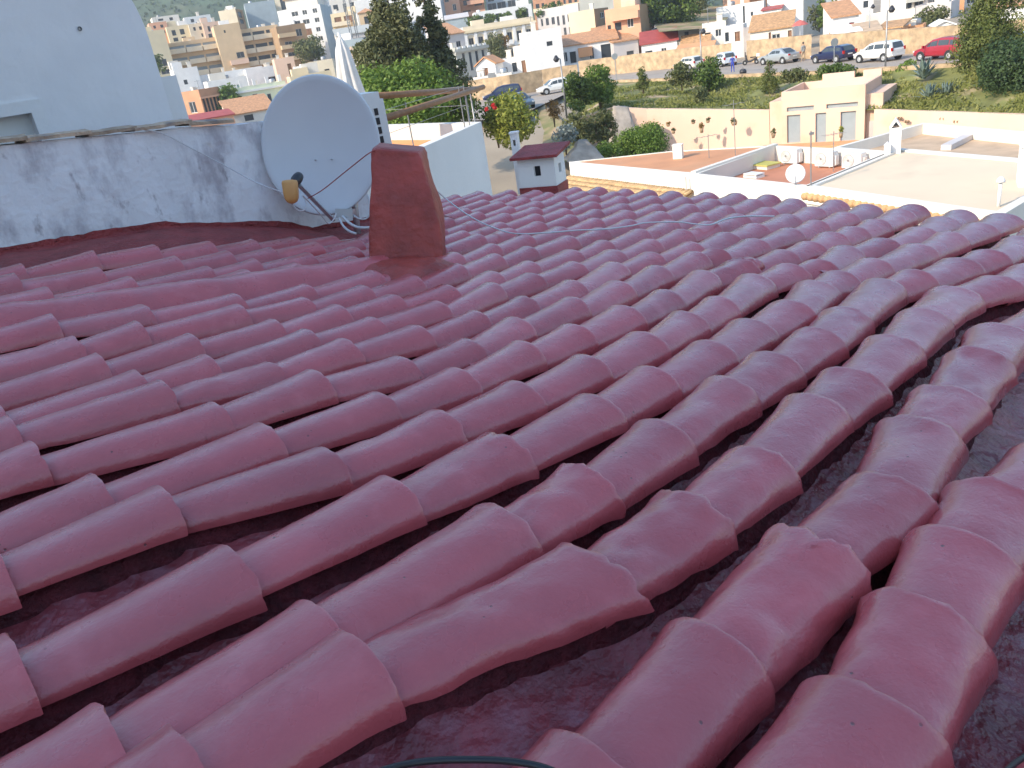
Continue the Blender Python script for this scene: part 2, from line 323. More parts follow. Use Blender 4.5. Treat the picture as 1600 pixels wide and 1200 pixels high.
for k in range(-4, 21):
    base = -1.24-.283*(k-3)
    pk = [onroof(*q) for q in PICK.get(k, [])]
    if not pk: pk = [(.9+rnd.uniform(-.15,.15), base)] if k < 17 else [(3.5+.06*(k-17), base)]
    pk.sort()
    while pk[0][0] > -.75 and k < 17:
        u, v = pk[0]; d = rnd.uniform(.36, .44) if k > 2 else rnd.uniform(.28, .34)
        tgt = base if k > 8 or k < 1 else v-.015
        pk.insert(0, (u-d, v+(tgt-v)*.3+rnd.uniform(-.006,.006)))
    ue = eave_u(base)
    while pk[-1][0] < ue-.16:
        u, v = pk[-1]; d = min(rnd.uniform(.27, .36), ue-u)
        pk.append((u+d, v+(base-v)*.35+rnd.uniform(-.012,.012)))
    ROWS[k] = pk
TILES = []
for k, pk in ROWS.items():
    for i in range(1, len(pk)): TILES.append((k, i, pk[i-1], pk[i]))
LIFT = {(9, 8), (3, 5)}
ROUGHT = [(onroof(x, y), f) for x, y, f in ((1270, 835, 3.0), (935, 862, 2.2), (1532, 547, 2.6), (1484, 602, 1.8), (1085, 773, 2.2), (1439, 650, 1.6), (917, 731, 1.9), (1390, 745, 1.6), (425, 564, 2.2), (117, 526, 2.4), (1159, 407, 2.6), (1450, 937, 1.7), (789, 680, 1.6), (691, 641, 1.3))]
def tile_mesh(mb, k, i, a, b, na=12, nl=9):
    q = random.Random(k*97+i*13+5)
    (u0, v0), (u1, v1) = a, b
    du, dv = u1-u0, v1-v0; over = .085
    w1 = q.uniform(.108, .120); w0 = w1*q.uniform(.72, .79); hh = q.uniform(.082, .098)
    yaw = q.uniform(-.02, .02); sink = q.uniform(.036, .048)
    if (k, i) in LIFT: sink -= .02
    lift = q.uniform(-.006, .006); th = .014; sd = k*7.3+i*3.1
    ax = [0, .05]+[j/nl for j in range(1, nl)]+[.965, .99, 1.0]
    ax = sorted(set(ax)); nA = len(ax)
    rough = q.choice([.6, .9, 1.2, 1.6]) if k < 4 else q.choice([.25, .35, .5, .9])
    for (ru, rv), rf in ROUGHT:
        if abs(ru-u1) < .03 and abs(rv-v1) < .05: rough = rf
    def pt(s, th_, shrink=0.0, edge=0.0):
        w = (w0+(w1-w0)*s)-shrink; h = hh-sink*(1-s)-shrink
        flare = 1+.05*max(0, (s-.8)/.2)**2
        if s > .992: w -= .002; h -= .002
        c = abs(math.cos(th_)); si = math.sin(th_)
        lat = w*flare*math.copysign(abs(si)**.92, si); upz = h*flare*(c**.86)
        u = u0-over+(du+over)*s+edge; t = (u-u0)/du
        v = v0+dv*t+lat+yaw*(s-.5)*.3
        z = lift-hh+upz
        p = (u*11+sd, v*11, z*11)
        z += rough*.0045*fbm((u*5+sd, v*7, sd))+rough*.0026*fbm((u*22+sd, v*22, z*22+sd), 3)
        v += rough*.003*fbm((u*9+sd, z*14, sd+4))
        return RP(u, v, z)
    ths = [-math.pi/2+math.pi*j/na for j in range(na+1)]
    def wob(t, side): return (.008*fbm((t*2.2+sd, side, 3))+.004*fbm((t*9+sd, side, 9)))*max(.7, rough)
    g = []; gi = []
    for s in ax:
        g.append([pt(s, t, 0, wob(t, 1)*(1 if s > .9 else 0)) for t in ths])
    nin = 3; axi = [1.0, .93, .6]
    for s in axi:
        gi.append([pt(s, t, th, wob(t, 1)*(1 if s > .9 else 0)) for t in ths])
    vs = [p for row in g for p in row]+[p for row in gi for p in row]
    n1 = na+1; fs = []
    for x in range(nA-1):
        for j in range(na): fs.append((x*n1+j, x*n1+j+1, (x+1)*n1+j+1, (x+1)*n1+j))
    mb.add(vs[:nA*n1], fs, 0)
    rim = g[-1]+gi[0]; mb.add(rim, [(j, j+1, n1+j+1, n1+j) for j in range(na)], 1 if q.random() < .45 else 0)
    vi = [p for row in gi for p in row]; mb.add(vi, [(x*n1+j, x*n1+j+1, (x+1)*n1+j+1, (x+1)*n1+j) for x in range(nin-1) for j in range(na)], 0)
    for j0 in (0, na):                                  # lower edges
        ed = [g[x][j0] for x in range(nA)]; ei = [pt(s_, ths[j0], th) for s_ in ax]; mb.add(ed+ei, [(x, x+1, nA+x+1, nA+x) for x in range(nA-1)], 0)
vis = []
for t in TILES:
    c = RP((t[2][0]+t[3][0])/2, (t[2][1]+t[3][1])/2); z = c.dot(FW)
    if z < .15: vis.append((1e9 if z > -.2 else 0, t)); continue
    x = 800+F*c.dot(RT)/z; y = 600-F*c.dot(UP)/z
    inside = -160 < x < 1760 and -100 < y < 1420
    vis.append(((1/z**2) if inside else 1e-9/abs(z), t))
inview = sorted([q for q in vis if 1e-6 < q[0] < 1e8], key=lambda q: -q[0])
near = {q[1][:2] for q in inview[:298]}
rest = MB()
for t in TILES:
    if t[:2] in near:
        mb = MB(); c = RP(*t[3]); d = c.length
        na, nl = (22, 16) if d < 2.2 else (16, 11) if d < 3.6 else (12, 7)
        tile_mesh(mb, *t, na=na, nl=nl); mb.build('roof_tile', [M['tile'], M['worn']], roof, True, world=True)
    else: tile_mesh(rest, *t, na=10, nl=5)
tag(rest.build('roof_tiles_beyond', [M['tile'], M['worn']], roof, True, world=True), kind='stuff')
# mortar under the cover tiles and the channels between the rows
bed = MB(); chan = MB()
ks = sorted(ROWS)
def vrow(k, u):
    pk = ROWS[k]
    if u <= pk[0][0]: return pk[0][1]
    for (a, va), (b, vb) in zip(pk, pk[1:]):
        if u <= b: return va+(vb-va)*(u-a)/(b-a)
    return pk[-1][1]
for k in ks:
    ue = ROWS[k][-1][0]-.03; us = -1.0 if k < 17 else ROWS[k][0][0]; n = int((ue-us)/.035)
    def fn(a, b, k=k, ue=ue, us=us):
        u = us+(ue-us)*a; th = math.pi*(b-.5); v = vrow(k, u)
        w = .080+.012*fbm((u*6, k*5, b*3))+.008*fbm((u*30, k*5, b*9))
        return RP(u, v+w*math.sin(th), -.185+.128*max(0, math.cos(th))**.7-.028+.006*fbm((u*28, b*12, k)))
    bed.grid(fn, n, 8)
for k in ks[:-1]:
    ue = min(ROWS[k][-1][0], ROWS[k+1][-1][0])-.02; us = -1.0 if k < 16 else 3.45; n = int((ue-us)/.05)
    def fn(a, b, k=k, ue=ue, us=us):
        u = us+(ue-us)*a; va, vb = vrow(k, u)-.05, vrow(k+1, u)+.05; v = va+(vb-va)*b
        st = ((u*3.1+k*.37) % 1.0)*.014
        lump = .010*max(0, fbm((u*13, v*13, k+2)))+.005*fbm((u*40, v*40, k))
        return RP(u, v, -.185+.06*(2*b-1)**2-st+lump)
    chan.grid(fn, n, 8)
tag(bed.build('mortar_bed', M['bed'], roof, True, world=True), kind='stuff')
tag(chan.build('channel_tiles', M['channel'], roof, True, world=True), kind='stuff')
# lumps of mortar patched over joints
def patch(name, x, y, lu, k, m, seed, th0=-75, th1=75, thick=.010):
    u, v = onroof(x, y, -.01); mb = MB()
    def fn(a, b):
        aa, bb = 2*a-1, 2*b-1; rad = min(1, max(abs(aa), abs(bb))+.2*min(abs(aa), abs(bb))); f = max(0, 1-rad**4)
        uu = u+aa*lu*(1+.35*fbm((bb*2.5, 1, seed))); t = R_(th0+(th1-th0)*b)
        q_ = .107+(-.05+(thick+.05)*f)+(.010*fbm((uu*24, b*5, seed))+.004*fbm((uu*80, b*16, seed)))*f
        si = math.sin(t); return RP(uu, vrow(k, uu)+q_*math.copysign(abs(si)**.92, si), -.092+(q_-.015)*abs(math.cos(t))**.86)
    mb.grid(fn, 24, 26); return mb.build(name, m, roof, True, world=True)
for i_, (x, y, lu, k, m, a0_, a1_, th_) in enumerate(((1150, 408, .09, 6, 'tile', -80, 80, .008),)):
    patch('mortar_patch', x, y, lu, k, M[m], i_+1, a0_, a1_, th_)
# smooth mortar band along the row that meets the red chimney, and fillet against the parapet
mb = MB()
a0, a1 = onroof(-60, 490), onroof(600, 402)
def fn(a, b):
    u = a0[0]+(a1[0]-a0[0])*a; v = a0[1]+(a1[1]-a0[1])*a+(b-.5)*.34
    return RP(u, v, .012-.42*(b-.5)**2*1.0-.06*abs(b-.5)**3+.010*fbm((u*4, v*6, 4))+.003*fbm((u*20, v*20, 4)))
mb.grid(fn, 60, 12); mb.build('mortar_band', M['tile'], roof, True, world=True)
mb = MB()
def fn(a, b):
    u = -.9+4.75*a; wv = 1-b
    edge = .035+.03*fbm((u*1.7, 2, 8))+.010*fbm((u*6, 2, 8))+.004*fbm((u*30, 2, 8))
    if b < .5: v = -5.5+.006; z = edge*(1-2*b)
    else: v = -5.5+.006+(b-.5)*2*(.70+.05*fbm((u*2, 5, 1))); z = .0-.012*((b-.5)*2)-.11*((b-.5)*2)**6
    return RP(u, v, z+.012*fbm((u*4, b*5, 1))*(b > .3)+.004*fbm((u*18, b*20, 1)))
mb.grid(fn, 150, 16); mb.build('mortar_fillet', M['redmortar'], roof, True, world=True)
# ================================================================== red rendered chimney block
def slab_rings(mb, rings, na=7, seed=0, amp=.01):
    """rings of (centre, half right vec, half depth vec) lofted with rounded corners and lumps"""
    L = []; n = na*4
    for c, a, b in rings:
        row = []
        for j in range(n):
            t = 2*math.pi*(j+.5)/n; cs, sn = math.cos(t), math.sin(t)
            x = math.copysign(abs(cs)**.14, cs); y = math.copysign(abs(sn)**.14, sn)
            p = Vector(c)+Vector(a)*x+Vector(b)*y
            d = (Vector(a)*x+Vector(b)*y).normalized()
            row.append(p+d*(amp*fbm(p*5+Vector((seed,0,0)))+amp*.45*fbm(p*19+Vector((seed,1,0)))))
        L.append(row)
    k = len(L)
    mb.add([p for r in L for p in r], [(i*n+j, i*n+(j+1)%n, (i+1)*n+(j+1)%n, (i+1)*n+j) for i in range(k-1) for j in range(n)]+[tuple((k-1)*n+j for j in range(n))])
D0 = 4.62
bl, br = A(574, 425, D0), A(694, 412, D0); tl, tr = A(579, 231, D0), A(658, 236, D0)
mid_r = [(0, 574, 694, 425), (.12, 575, 691, 400), (.25, 576, 690, 372), (.34, 577, 688, 350), (.5, 578, 679, 315), (.7, 579, 668, 280), (.86, 579, 662, 255), (.96, 579, 659, 241), (1, 581, 655, 233)]
ch = thing('chimney_block', 'squat red rendered chimney block tapering upwards beside the satellite dish', 'chimney', tuple((bl+br)/2))
mb = MB(); rings = []
dep = Vector((-RT.y, RT.x, 0)).normalized()
fine = []
for (t0, l0, r0, y0), (t1, l1, r1, y1) in zip(mid_r, mid_r[1:]):
    for q in range(3): s = q/3; fine.append((l0+(l1-l0)*s, r0+(r1-r0)*s, y0+(y1-y0)*s))
fine.append(mid_r[-1][1:])
for l, r_, y in fine:
    a, b = A(l, y, D0), A(r_, y+6, D0); c = (a+b)/2; rings.append((c+dep*.15, (b-a)/2, dep*.15))
slab_rings(mb, rings, 16, 3, .011); mb.build('stack', M['redblock'], ch, True, world=True)
mb = MB(); uC, vC = onroof(630, 405)
def fn(a, b):
    aa, bb = 2*a-1, 2*b-1; f = max(0, 1-(aa*aa)**2)*max(0, 1-bb**4)
    u, v = uC+aa*.30, vC+.02+bb*.27
    return RP(u, v, -.10+.10*f+.014*fbm((u*7, v*7, 2))*f)
mb.grid(fn, 30, 30); mb.build('mortar_apron', M['redblock'], ch, True, world=True)

# ================================================================== stained parapet wall on the left
VW = -5.5
pw = thing('parapet_wall', 'stained whitewashed parapet wall with a weathered tile coping left of the dish', 'wall', tuple(RP(1.2, VW-.12, -1.2)))
def wp(u, v, hn): return rr*u + ee*v + nn*hn
mb = MB()
U0, U1 = -1.2, 3.42
def wtop(u): return -.045+.012*fbm((u*2.2, 0, 5))+.004*fbm((u*11, 0, 5))
mb.grid(lambda a, b: wp(U0+(U1-U0)*a, VW+.007*fbm((a*20, b*4, 2))+.0025*fbm((a*90, b*18, 2)), -1.5+(wtop(U0+(U1-U0)*a)+1.5)*b), 160, 34)
mb.grid(lambda a, b: wp(U0+(U1-U0)*a, VW-.2*b, wtop(U0+(U1-U0)*a)-.002), 160, 2)
mb.grid(lambda a, b: wp(U1, VW-.2*a, -1.5+1.455*b), 2, 4)
mb.grid(lambda a, b: wp(U0+(U1-U0)*a, VW-.2, -1.5+1.455*b), 2, 2)
wallm = mb.build('wall', M['stained'], pw, True, world=True)
M['coping'] = mat('weathered_coping_tile', (.45, .33, .23), .9, .25, 12, .8, 40, col2=(.22,.19,.18), scale2=8, rnd=.2)
q = random.Random(3); u = -.4
while u < 2.2:
    L_ = q.uniform(.22, .40); mb = MB(); dz = q.uniform(0, .006); tl_ = q.uniform(.004, .016); vo = q.uniform(-.012, .012)
    def cp_(a, b, top, u=u, L_=L_, dz=dz, tl_=tl_, vo=vo):
        uu = u+L_*a*1.06+.012*fbm((b*3, u, 2)); v = VW-.105+vo+(.13+.008*fbm((uu*9, b, 4)))*(1-2*b)
        return wp(uu, v, wtop(uu)+.003+dz+tl_*a+(.020+.004*fbm((uu*22, b*9, 6))+.012*(1-(2*b-1)**2) if top else 0))
    mb.grid(lambda a, b: cp_(a, b, 1), 10, 6); mb.grid(lambda a, b: cp_(a, b, 0), 10, 6)
    for e_ in (0, 1):
        mb.grid(lambda a, b: cp_(e_, a, b > .5), 6, 1); mb.grid(lambda a, b: cp_(a, e_, b > .5), 10, 1)
    mb.build('coping_tile', M['coping'], pw, False, world=True); u += L_

# ================================================================== tall white house on the left
VH = -7.2
def hp(x, y): return onv(x, y, VH)
lh = thing('white_house', 'tall shaded white house with a rounded shoulder behind the stained parapet', 'house', tuple(onv(150, 215, VH)-Vector((0, 0, 6))))
hd = Vector((rr.x, rr.y, 0)).normalized(); back = -ee
cr = hp(226, 37); s_end = cr.dot(hd); zt = hp(60, 4).z+.16
zb = cr.z-8; s0 = s_end-7
def hw(s, z, d=0.0): return hd*s + ee*(VH-d) + Vector((0, 0, z))
corner = []                               # outline of the face: rounded shoulder at top right
r_s = .22
for j in range(9):
    t = math.pi/2*j/8; corner.append((s_end-r_s+r_s*math.sin(t), zt-.5+.5*math.cos(t)))
out = [(s0, zb), (s0, zt)] + [(s0+(s_end-r_s-s0)*j/4, zt) for j in (1, 2, 3)] + corner + [(s_end, zb)]
wx = hp(57, 200); ws1 = wx.dot(hd); wz1 = hp(50, 176).z; wz0 = wz1-1.1; ws0 = ws1-1.0
mb = MB(); n = len(out)
# face with the window opening: strips
def face(sa, sb, za, zb_): mb.quad(hw(sa, za), hw(sb, za), hw(sb, zb_), hw(sa, zb_))
face(s0, ws0, zb, zt); face(ws0, ws1, zb, wz0); face(ws0, ws1, wz1, zt)
poly = [(ws1, zb), (ws1, zt)] + [(s, z) for s, z in corner] + [(s_end, zb)]
mb.add([hw(s, z) for s, z in poly], [tuple(range(len(poly)))[::-1]])
for a, b in (((ws0, wz0), (ws1, wz0)), ((ws1, wz0), (ws1, wz1)), ((ws1, wz1), (ws0, wz1)), ((ws0, wz1), (ws0, wz0))):
    mb.quad(hw(*a), hw(*b), hw(*b, .10), hw(*a, .10))
top_edge = [(s0, zt)] + corner + [(s_end, zb)]
for a, b in zip(top_edge, top_edge[1:]): mb.quad(hw(*a), hw(*b), hw(*b, .3 if a[0] < s_end-.3 else 5), hw(*a, .3 if a[0] < s_end-.3 else 5))
mb.quad(hw(s0, zt-.3, .3), hw(s_end, zt-.3, .3), hw(s_end, zt-.3, 5), hw(s0, zt-.3, 5))
mb.quad(hw(s0, zb, 0), hw(s0, zt, 0), hw(s0, zt, 5), hw(s0, zb, 5))
mb.build('wall', M['houseplaster'], lh, world=True)
mb = MB(); mb.quad(hw(ws0, wz0, .10), hw(ws1, wz0, .10), hw(ws1, wz1, .10), hw(ws0, wz1, .10)); w = mb.build('window', M['acwhite'], lh, world=True)
mb = MB()
for a0_, a1_, b0_, b1_ in ((ws1, ws1+.09, wz0, wz1+.09), (ws0-.09, ws1, wz1, wz1+.09)):
    mb.obox(hw((a0_+a1_)/2, (b0_+b1_)/2, -.008), hd*(a1_-a0_)/2, ee*.012, Vector((0,0,(b1_-b0_)/2)))
mb.build('window_surround', M['white'], lh, world=True)
for (x, y, r_) in ((124, 45, .016), (-2, 172, .02), (1, 178, .012)):
    mb = MB(); p = hp(x, y); mb.lathe([(r_, .012), (r_*.7, .012), (r_*.6, -.02), (0, -.02)], 10, Matrix.Translation(p) @ ee.to_track_quat('Z', 'Y').to_matrix().to_4x4()); mb.build('vent_hole', M['black'], lh, world=True)
# lower volume at its right
mb = MB(); c1 = onv(275, 117, VH-.7); s1 = c1.dot(hd)
P4 = [hd*s_end*1+ee*(VH-.02-.02), hd*s1+ee*(VH-.7), hd*s1+ee*(VH-5), hd*(s_end-.6)+ee*(VH-5)]
P4 = [hd*(s_end-.6)+ee*(VH-.7), hd*s1+ee*(VH-.7), hd*s1+ee*(VH-5), hd*(s_end-.6)+ee*(VH-5)]
z1 = c1.z; mb.add([p+Vector((0,0,zb)) for p in P4]+[p+Vector((0,0,z1)) for p in P4], [(0,1,5,4),(1,2,6,5),(2,3,7,6),(3,0,4,7),(4,5,6,7)])
mb.build('side_wing', M['white'], lh, world=True)
# a lit roof edge beyond it at the top left
mb = MB()
for j in range(7):
    p = hw(s_end-4.2+j*.42, zt+.10+.01*j, 2.4); mb.tube([p-ee*.0, p-ee*1.2+Vector((0,0,.25))], .17, 8)
mb.build('roof_tiles', M['terr2'], lh, True, world=True)

# ================================================================== house behind the camera whose shadow falls on the roof
bhc = rr*-2.4+ee*-2.5
bh = thing('upper_house', 'tall white house rising behind the top of the tiled roof', 'house', (bhc.x-4*hd.x, bhc.y-4*hd.y, -9))
mb = MB(); ZT = 3.55
q4 = [hd*-2.3+ee*-15, hd*-2.3+ee*.4, hd*-9+ee*.4, hd*-9+ee*-15]
mb.add([(p.x, p.y, -9) for p in q4]+[(p.x, p.y, ZT) for p in q4], [(0,1,5,4),(1,2,6,5),(2,3,7,6),(3,0,4,7),(4,5,6,7)])
mb.build('wall', M['white'], bh, world=True)
mb = MB(); q4 = [hd*-2.6+ee*-8.6, hd*-2.6+ee*-3.6, hd*-9+ee*-3.6, hd*-9+ee*-8.6]  # unseen storey added to block sky and darken the roof's left part
mb.add([(p.x, p.y, ZT+.01) for p in q4]+[(p.x, p.y, ZT+3.2) for p in q4], [(0,1,5,4),(1,2,6,5),(2,3,7,6),(3,0,4,7),(4,5,6,7)]); mb.build('added_storey', M['lilac'], bh, world=True)
mb = MB()
for (a, b, c, d_) in ((-15.15, .55, -2.3, -2.16), (-15.15, .55, -9.14, -9)):
    mb.add([Vector((0,0,z))+hd*s+ee*v for z in (ZT-.22, ZT) for s, v in ((c, a), (d_, a), (d_, b), (c, b))], [(0,3,2,1),(4,5,6,7),(0,1,5,4),(1,2,6,5),(2,3,7,6),(3,0,4,7)])
mb.build('cornice', M['white'], bh, world=True)

# ================================================================== satellite dish
DD = 5.55
dc = A(501, 228, DD)
sd_ = thing('satellite_dish', 'large grey white satellite dish facing the camera in front of the parapet', 'satellite dish', tuple(A(545, 352, DD+.15)))
nrm = -A(780, 330, 1).normalized()            # faces the camera, turned to the left and tipped up
rgt = RT - nrm*RT.dot(nrm); rgt.normalize(); up_ = nrm.cross(rgt).normalized(); up_ = up_ if up_.dot(UP) > 0 else -up_
RW, RH, DEPTH = .402, .46, .075
def dp(r_, t, off=0.0): return dc + rgt*(RW*r_*math.cos(t)) + up_*(RH*r_*math.sin(t)) + nrm*(DEPTH*(r_**2-1)+off)
mb = MB(); n = 72; radii = [.0001, .15, .3, .45, .6, .72, .84, .93, 1.0]
vs = [dp(r_, 2*math.pi*j/n) for r_ in radii for j in range(n)]
k = len(radii)
lip = [(1.018, -.002), (1.028, -.010), (1.022, -.020), (1.0, -.012)]
vs += [dc+rgt*(RW*q_*math.cos(2*math.pi*j/n))+up_*(RH*q_*math.sin(2*math.pi*j/n))+nrm*o_ for q_, o_ in lip for j in range(n)]
vs += [dp(r_, 2*math.pi*j/n, -.012) for r_ in radii[::-1] for j in range(n)]; k = len(radii)*2+len(lip)
mb.add(vs, [(i*n+j, i*n+(j+1)%n, (i+1)*n+(j+1)%n, (i+1)*n+j) for i in range(k-1) for j in range(n)])
refl = mb.build('reflector', M['dish'], sd_, True, world=True)
for (x, y) in ((493, 250), (518, 249), (519, 304)):
    d = A(x, y, 1); p0 = d*((dc-nrm*.05).dot(nrm)/d.dot(nrm)); mb = MB()
    mb.lathe([(.006, -.008), (.006, .004), (.003, .006), (0, .006)], 8, Matrix.Translation(p0+nrm*.003) @ nrm.to_track_quat('Z', 'Y').to_matrix().to_4x4()); mb.build('rivet', M['galv'], refl, world=True)
lo = A(528, 337, DD-.02); lnbp = A(470, 292, DD-.50); mid = A(515, 334, DD-.25)
mb = MB(); a, b = A(521, 344, DD-.03), A(468, 290, DD-.46)
tdir = (b-a).normalized(); sdv = tdir.cross(nrm).normalized(); mb.obox((a+b)/2, (b-a)/2, sdv*.011, tdir.cross(sdv)*.011)
mb.build('feed_arm', M['galv'], sd_, world=True)
# feed horn and orange LNB cap
hc = A(461, 284, DD-.47); mb = MB(); ax = (dc-hc).normalized(); Mh = Matrix.Translation(hc) @ ax.to_track_quat('Z', 'Y').to_matrix().to_4x4()
mb.lathe([(0, .085), (.030, .085), (.034, .06), (.034, .02), (.022, .0), (.022, -.03), (0, -.03)], 18, Mh); lnb = mb.build('feed_horn', M['darkplastic'], sd_, True, world=True)
mb = MB(); c0, c1 = A(452, 281, DD-.53), A(457, 318, DD-.50); axd = (c1-c0); L0 = axd.length; zdir = axd.normalized()
xd = (RT-zdir*RT.dot(zdir)).normalized(); yd = zdir.cross(xd); rows_ = []
for s, w_, d_ in ((-.0, .020, .020), (.03, .043, .036), (.12, .047, .04), (.55, .046, .040), (.8, .040, .036), (.93, .030, .028), (1.0, .012, .012)):
    rows_.append((c0+axd*s, xd*w_, yd*d_))
n_ = 24
vs = []
for c, a, b in rows_:
    for j in range(n_):
        t = 2*math.pi*j/n_; cs, sn = math.cos(t), math.sin(t)
        vs.append(c+a*math.copysign(abs(cs)**.5, cs)+b*math.copysign(abs(sn)**.5, sn))
mb.add(vs, [(i*n_+j, i*n_+(j+1)%n_, (i+1)*n_+(j+1)%n_, (i+1)*n_+j) for i in range(len(rows_)-1) for j in range(n_)]+[tuple(range(n_))[::-1], tuple((len(rows_)-1)*n_+j for j in range(n_))])
mb.build('feed_cap', M['lnb'], sd_, True, world=True)
mb = MB(); pb = dc-nrm*.16-up_*.05; foot = A(556, 360, DD+.2)
mb.tube([foot-Vector((0,0,.1)), A(552, 300, DD+.22), pb+Vector((0,0,.1))], .024, 10); mb.build('mast', M['galv'], sd_, True, world=True)
mb = MB(); mb.obox(dc-nrm*.13-up_*.18, rgt*.075, up_*.11, nrm*.05); mb.build('bracket', M['galv'], sd_, world=True)
mb = MB(); mb.obox(A(540, 333, DD+.05), rgt*.06, up_*.03, nrm*.06); mb.build('clamp', M['galv'], sd_, world=True)
# cables around the dish
def cable(name, label, pts, r_, m, group=None, k=7):
    mb = MB(); mb.tube(smooth_path(pts, k), r_, 6); o = mb.build(name, m, None, True); return tag(o, label, 'cable', group)
cable('coaxial_cable', 'white cable looping below the orange feed of the dish', [A(457, 318, DD-.5), A(464, 328, DD-.48), A(474, 329, DD-.45), A(479, 318, DD-.43), A(473, 305, DD-.44)], .004, M['cable'])
cable('coaxial_cable', 'thin white cable hanging under the feed arm of the dish', [A(474, 306, DD-.45), A(500, 334, DD-.25), A(513, 349, DD-.14), A(522, 342, DD-.1), A(525, 334, DD-.08)], .0045, M['cable'])
cable('coaxial_cable', 'thick grey cable drooping below the dish rim and behind the red chimney', [A(535, 338, DD-.02), A(545, 348, DD-.05), A(558, 355, DD-.08), A(575, 356, DD-.1), A(590, 354, DD-.1)], .010, M['cable'])
cable('coaxial_cable', 'grey cable dropping from the dish bracket onto the red mortar', [A(530, 342, DD-.03), A(537, 354, DD-.1), A(547, 362, DD-.16), A(556, 365, DD-.2)], .0085, M['cable'])
cable('coaxial_cable', 'white cable loop behind the lower right rim of the dish', [A(552, 336, DD+.02), A(562, 342, DD), A(573, 341, DD), A(578, 330, DD), A(576, 305, DD+.02)], .006, M['cable'])
cable('dark_wire', 'thin dark wire running up from the feed arm to the red chimney', [A(481, 310, DD-.42), A(505, 296, DD-.6), A(545, 264, DD-.75), A(579, 238, D0-.01), A(600, 231, D0+.1)], .0032, M['redblock'])
cable('wall_cable', 'thin grey cable sagging across the stained parapet to the dish feed', [onv(225, 203, VW+.02), onv(255, 209, VW+.03), onv(300, 232, VW+.04), onv(350, 258, VW+.1), A(400, 285, DD-.45), A(440, 300, DD-.52), A(452, 304, DD-.53)], .0035, M['cable'])
pts = [A(655, 262, D0+.28), A(672, 287, D0+.3)] + [RP(*onroof(x, y, h), h) for x, y, h in ((690, 305, .10), (718, 327, .06), (745, 344, .03), (775, 357, .01), (805, 365, .008), (850, 364, .008), (900, 360, .008), (945, 358, .008), (985, 353, .01), (1010, 348, .02), (1060, 347, .02), (1085, 350, .008), (1110, 351, .008), (1135, 342, .01), (1165, 338, .02), (1210, 338, .02))]
cable('roof_cable', 'white cable lying across the red tiles right of the chimney block', pts, .005, M['cable'])
hose = [RP(*onroof(x, y, h), h) for x, y, h in ((520, 1235, .05), (600, 1203, .06), (660, 1190, .07), (730, 1187, .07), (800, 1190, .06), (860, 1203, .05), (930, 1240, .05))]
tag(cable('black_hose', 'black hose bowing into the picture at the bottom edge over the tiles', hose, .0045, M['black']), cat='hose')
hose = [RP(*onroof(x, y, h), h) for x, y, h in ((1540, 1240, .02), (1575, 1202, .0), (1600, 1183, -.02), (1650, 1150, -.03))]
tag(cable('black_hose', 'black hose end in the bottom right corner by the channel', hose, .004, M['black']), cat='hose')

# ================================================================== little chimney house at the eave
uM, vM = onroof(850, 291, -.06); mc_c = RP(uM, vM, -.06); SM = mc_c.dot(FW)/6.55
mc = thing('chimney_house', 'little white chimney house with openings and a dark red lid at the eave', 'chimney', tuple(mc_c), rotz=R_(-26))
def box_holes(mb, w, d, z0, z1, hole_f, hole_r, t=.03):
    for side, W_, hole in ((0, w, hole_f), (1, d, hole_r), (2, w, None), (3, d, None)):
        ang = side*math.pi/2; Mx = Matrix.Rotation(ang, 4, 'Z'); off = (d/2 if side % 2 == 0 else w/2)
        def P(x, z, y=0): return Mx @ Vector((x, -off+y, z))
        xs = [-W_/2, W_/2]; zs = [z0, z1]
        if hole: xs = [-W_/2, hole[0], hole[1], W_/2]; zs = [z0, hole[2], hole[3], z1]
        for i in range(len(xs)-1):
            for j in range(len(zs)-1):
                if hole and i == 1 and j == 1:
                    a, b, c, e_ = xs[1], xs[2], zs[1], zs[2]
                    for p, q_ in (((a,c),(b,c)),((b,c),(b,e_)),((b,e_),(a,e_)),((a,e_),(a,c))): mb.quad(P(*p), P(*q_), P(*q_, t), P(*p, t))
                    continue
                mb.quad(P(xs[i], zs[j]), P(xs[i+1], zs[j]), P(xs[i+1], zs[j+1]), P(xs[i], zs[j+1]))
k_ = SM
mb = MB(); box_holes(mb, .315*k_, .24*k_, .0, .245*k_, (-.02*k_, .035*k_, .105*k_, .185*k_), (-.03*k_, .03*k_, .105*k_, .175*k_)); mb.build('wall', M['white'], mc)
mb = MB(); mb.box(-.125*k_, .125*k_, -.09*k_, .09*k_, .02, .22*k_); mb.build('flue', M['black'], mc)
mb = MB(); mb.box(-.165*k_, .165*k_, -.128*k_, .128*k_, -.15, .02*k_); mb.build('plinth', M['redmortar'], mc)
mb = MB(); mb.add([tuple(c*k_ for c in p) for p in ((-.20,-.165,.247),(.20,-.165,.247),(.21,.165,.295),(-.19,.165,.295),(-.20,-.165,.268),(.20,-.165,.268),(.21,.165,.316),(-.19,.165,.316))], [(0,3,2,1),(4,5,6,7),(0,1,5,4),(1,2,6,5),(2,3,7,6),(3,0,4,7)]); mb.build('lid', M['redmortar'], mc)
vs_c = A(809, 250, 8.4)
vs_ = thing('vent_stack', 'narrow white vent stack just left of the little chimney house', 'chimney', tuple(vs_c-Vector((0,0,.35))), rotz=R_(-20))
mb = MB(); box_holes(mb, .075, .075, 0, .62, (-.014, .014, .50, .56), None, .02); mb.quad((-.0375,-.0375,.62),(.0375,-.0375,.62),(.0375,.0375,.62),(-.0375,.0375,.62)); mb.build('stack', M['white'], vs_)
mb = MB(); mb.box(-.045, .045, -.045, .045, .622, .64); mb.build('cap', M['white'], vs_)

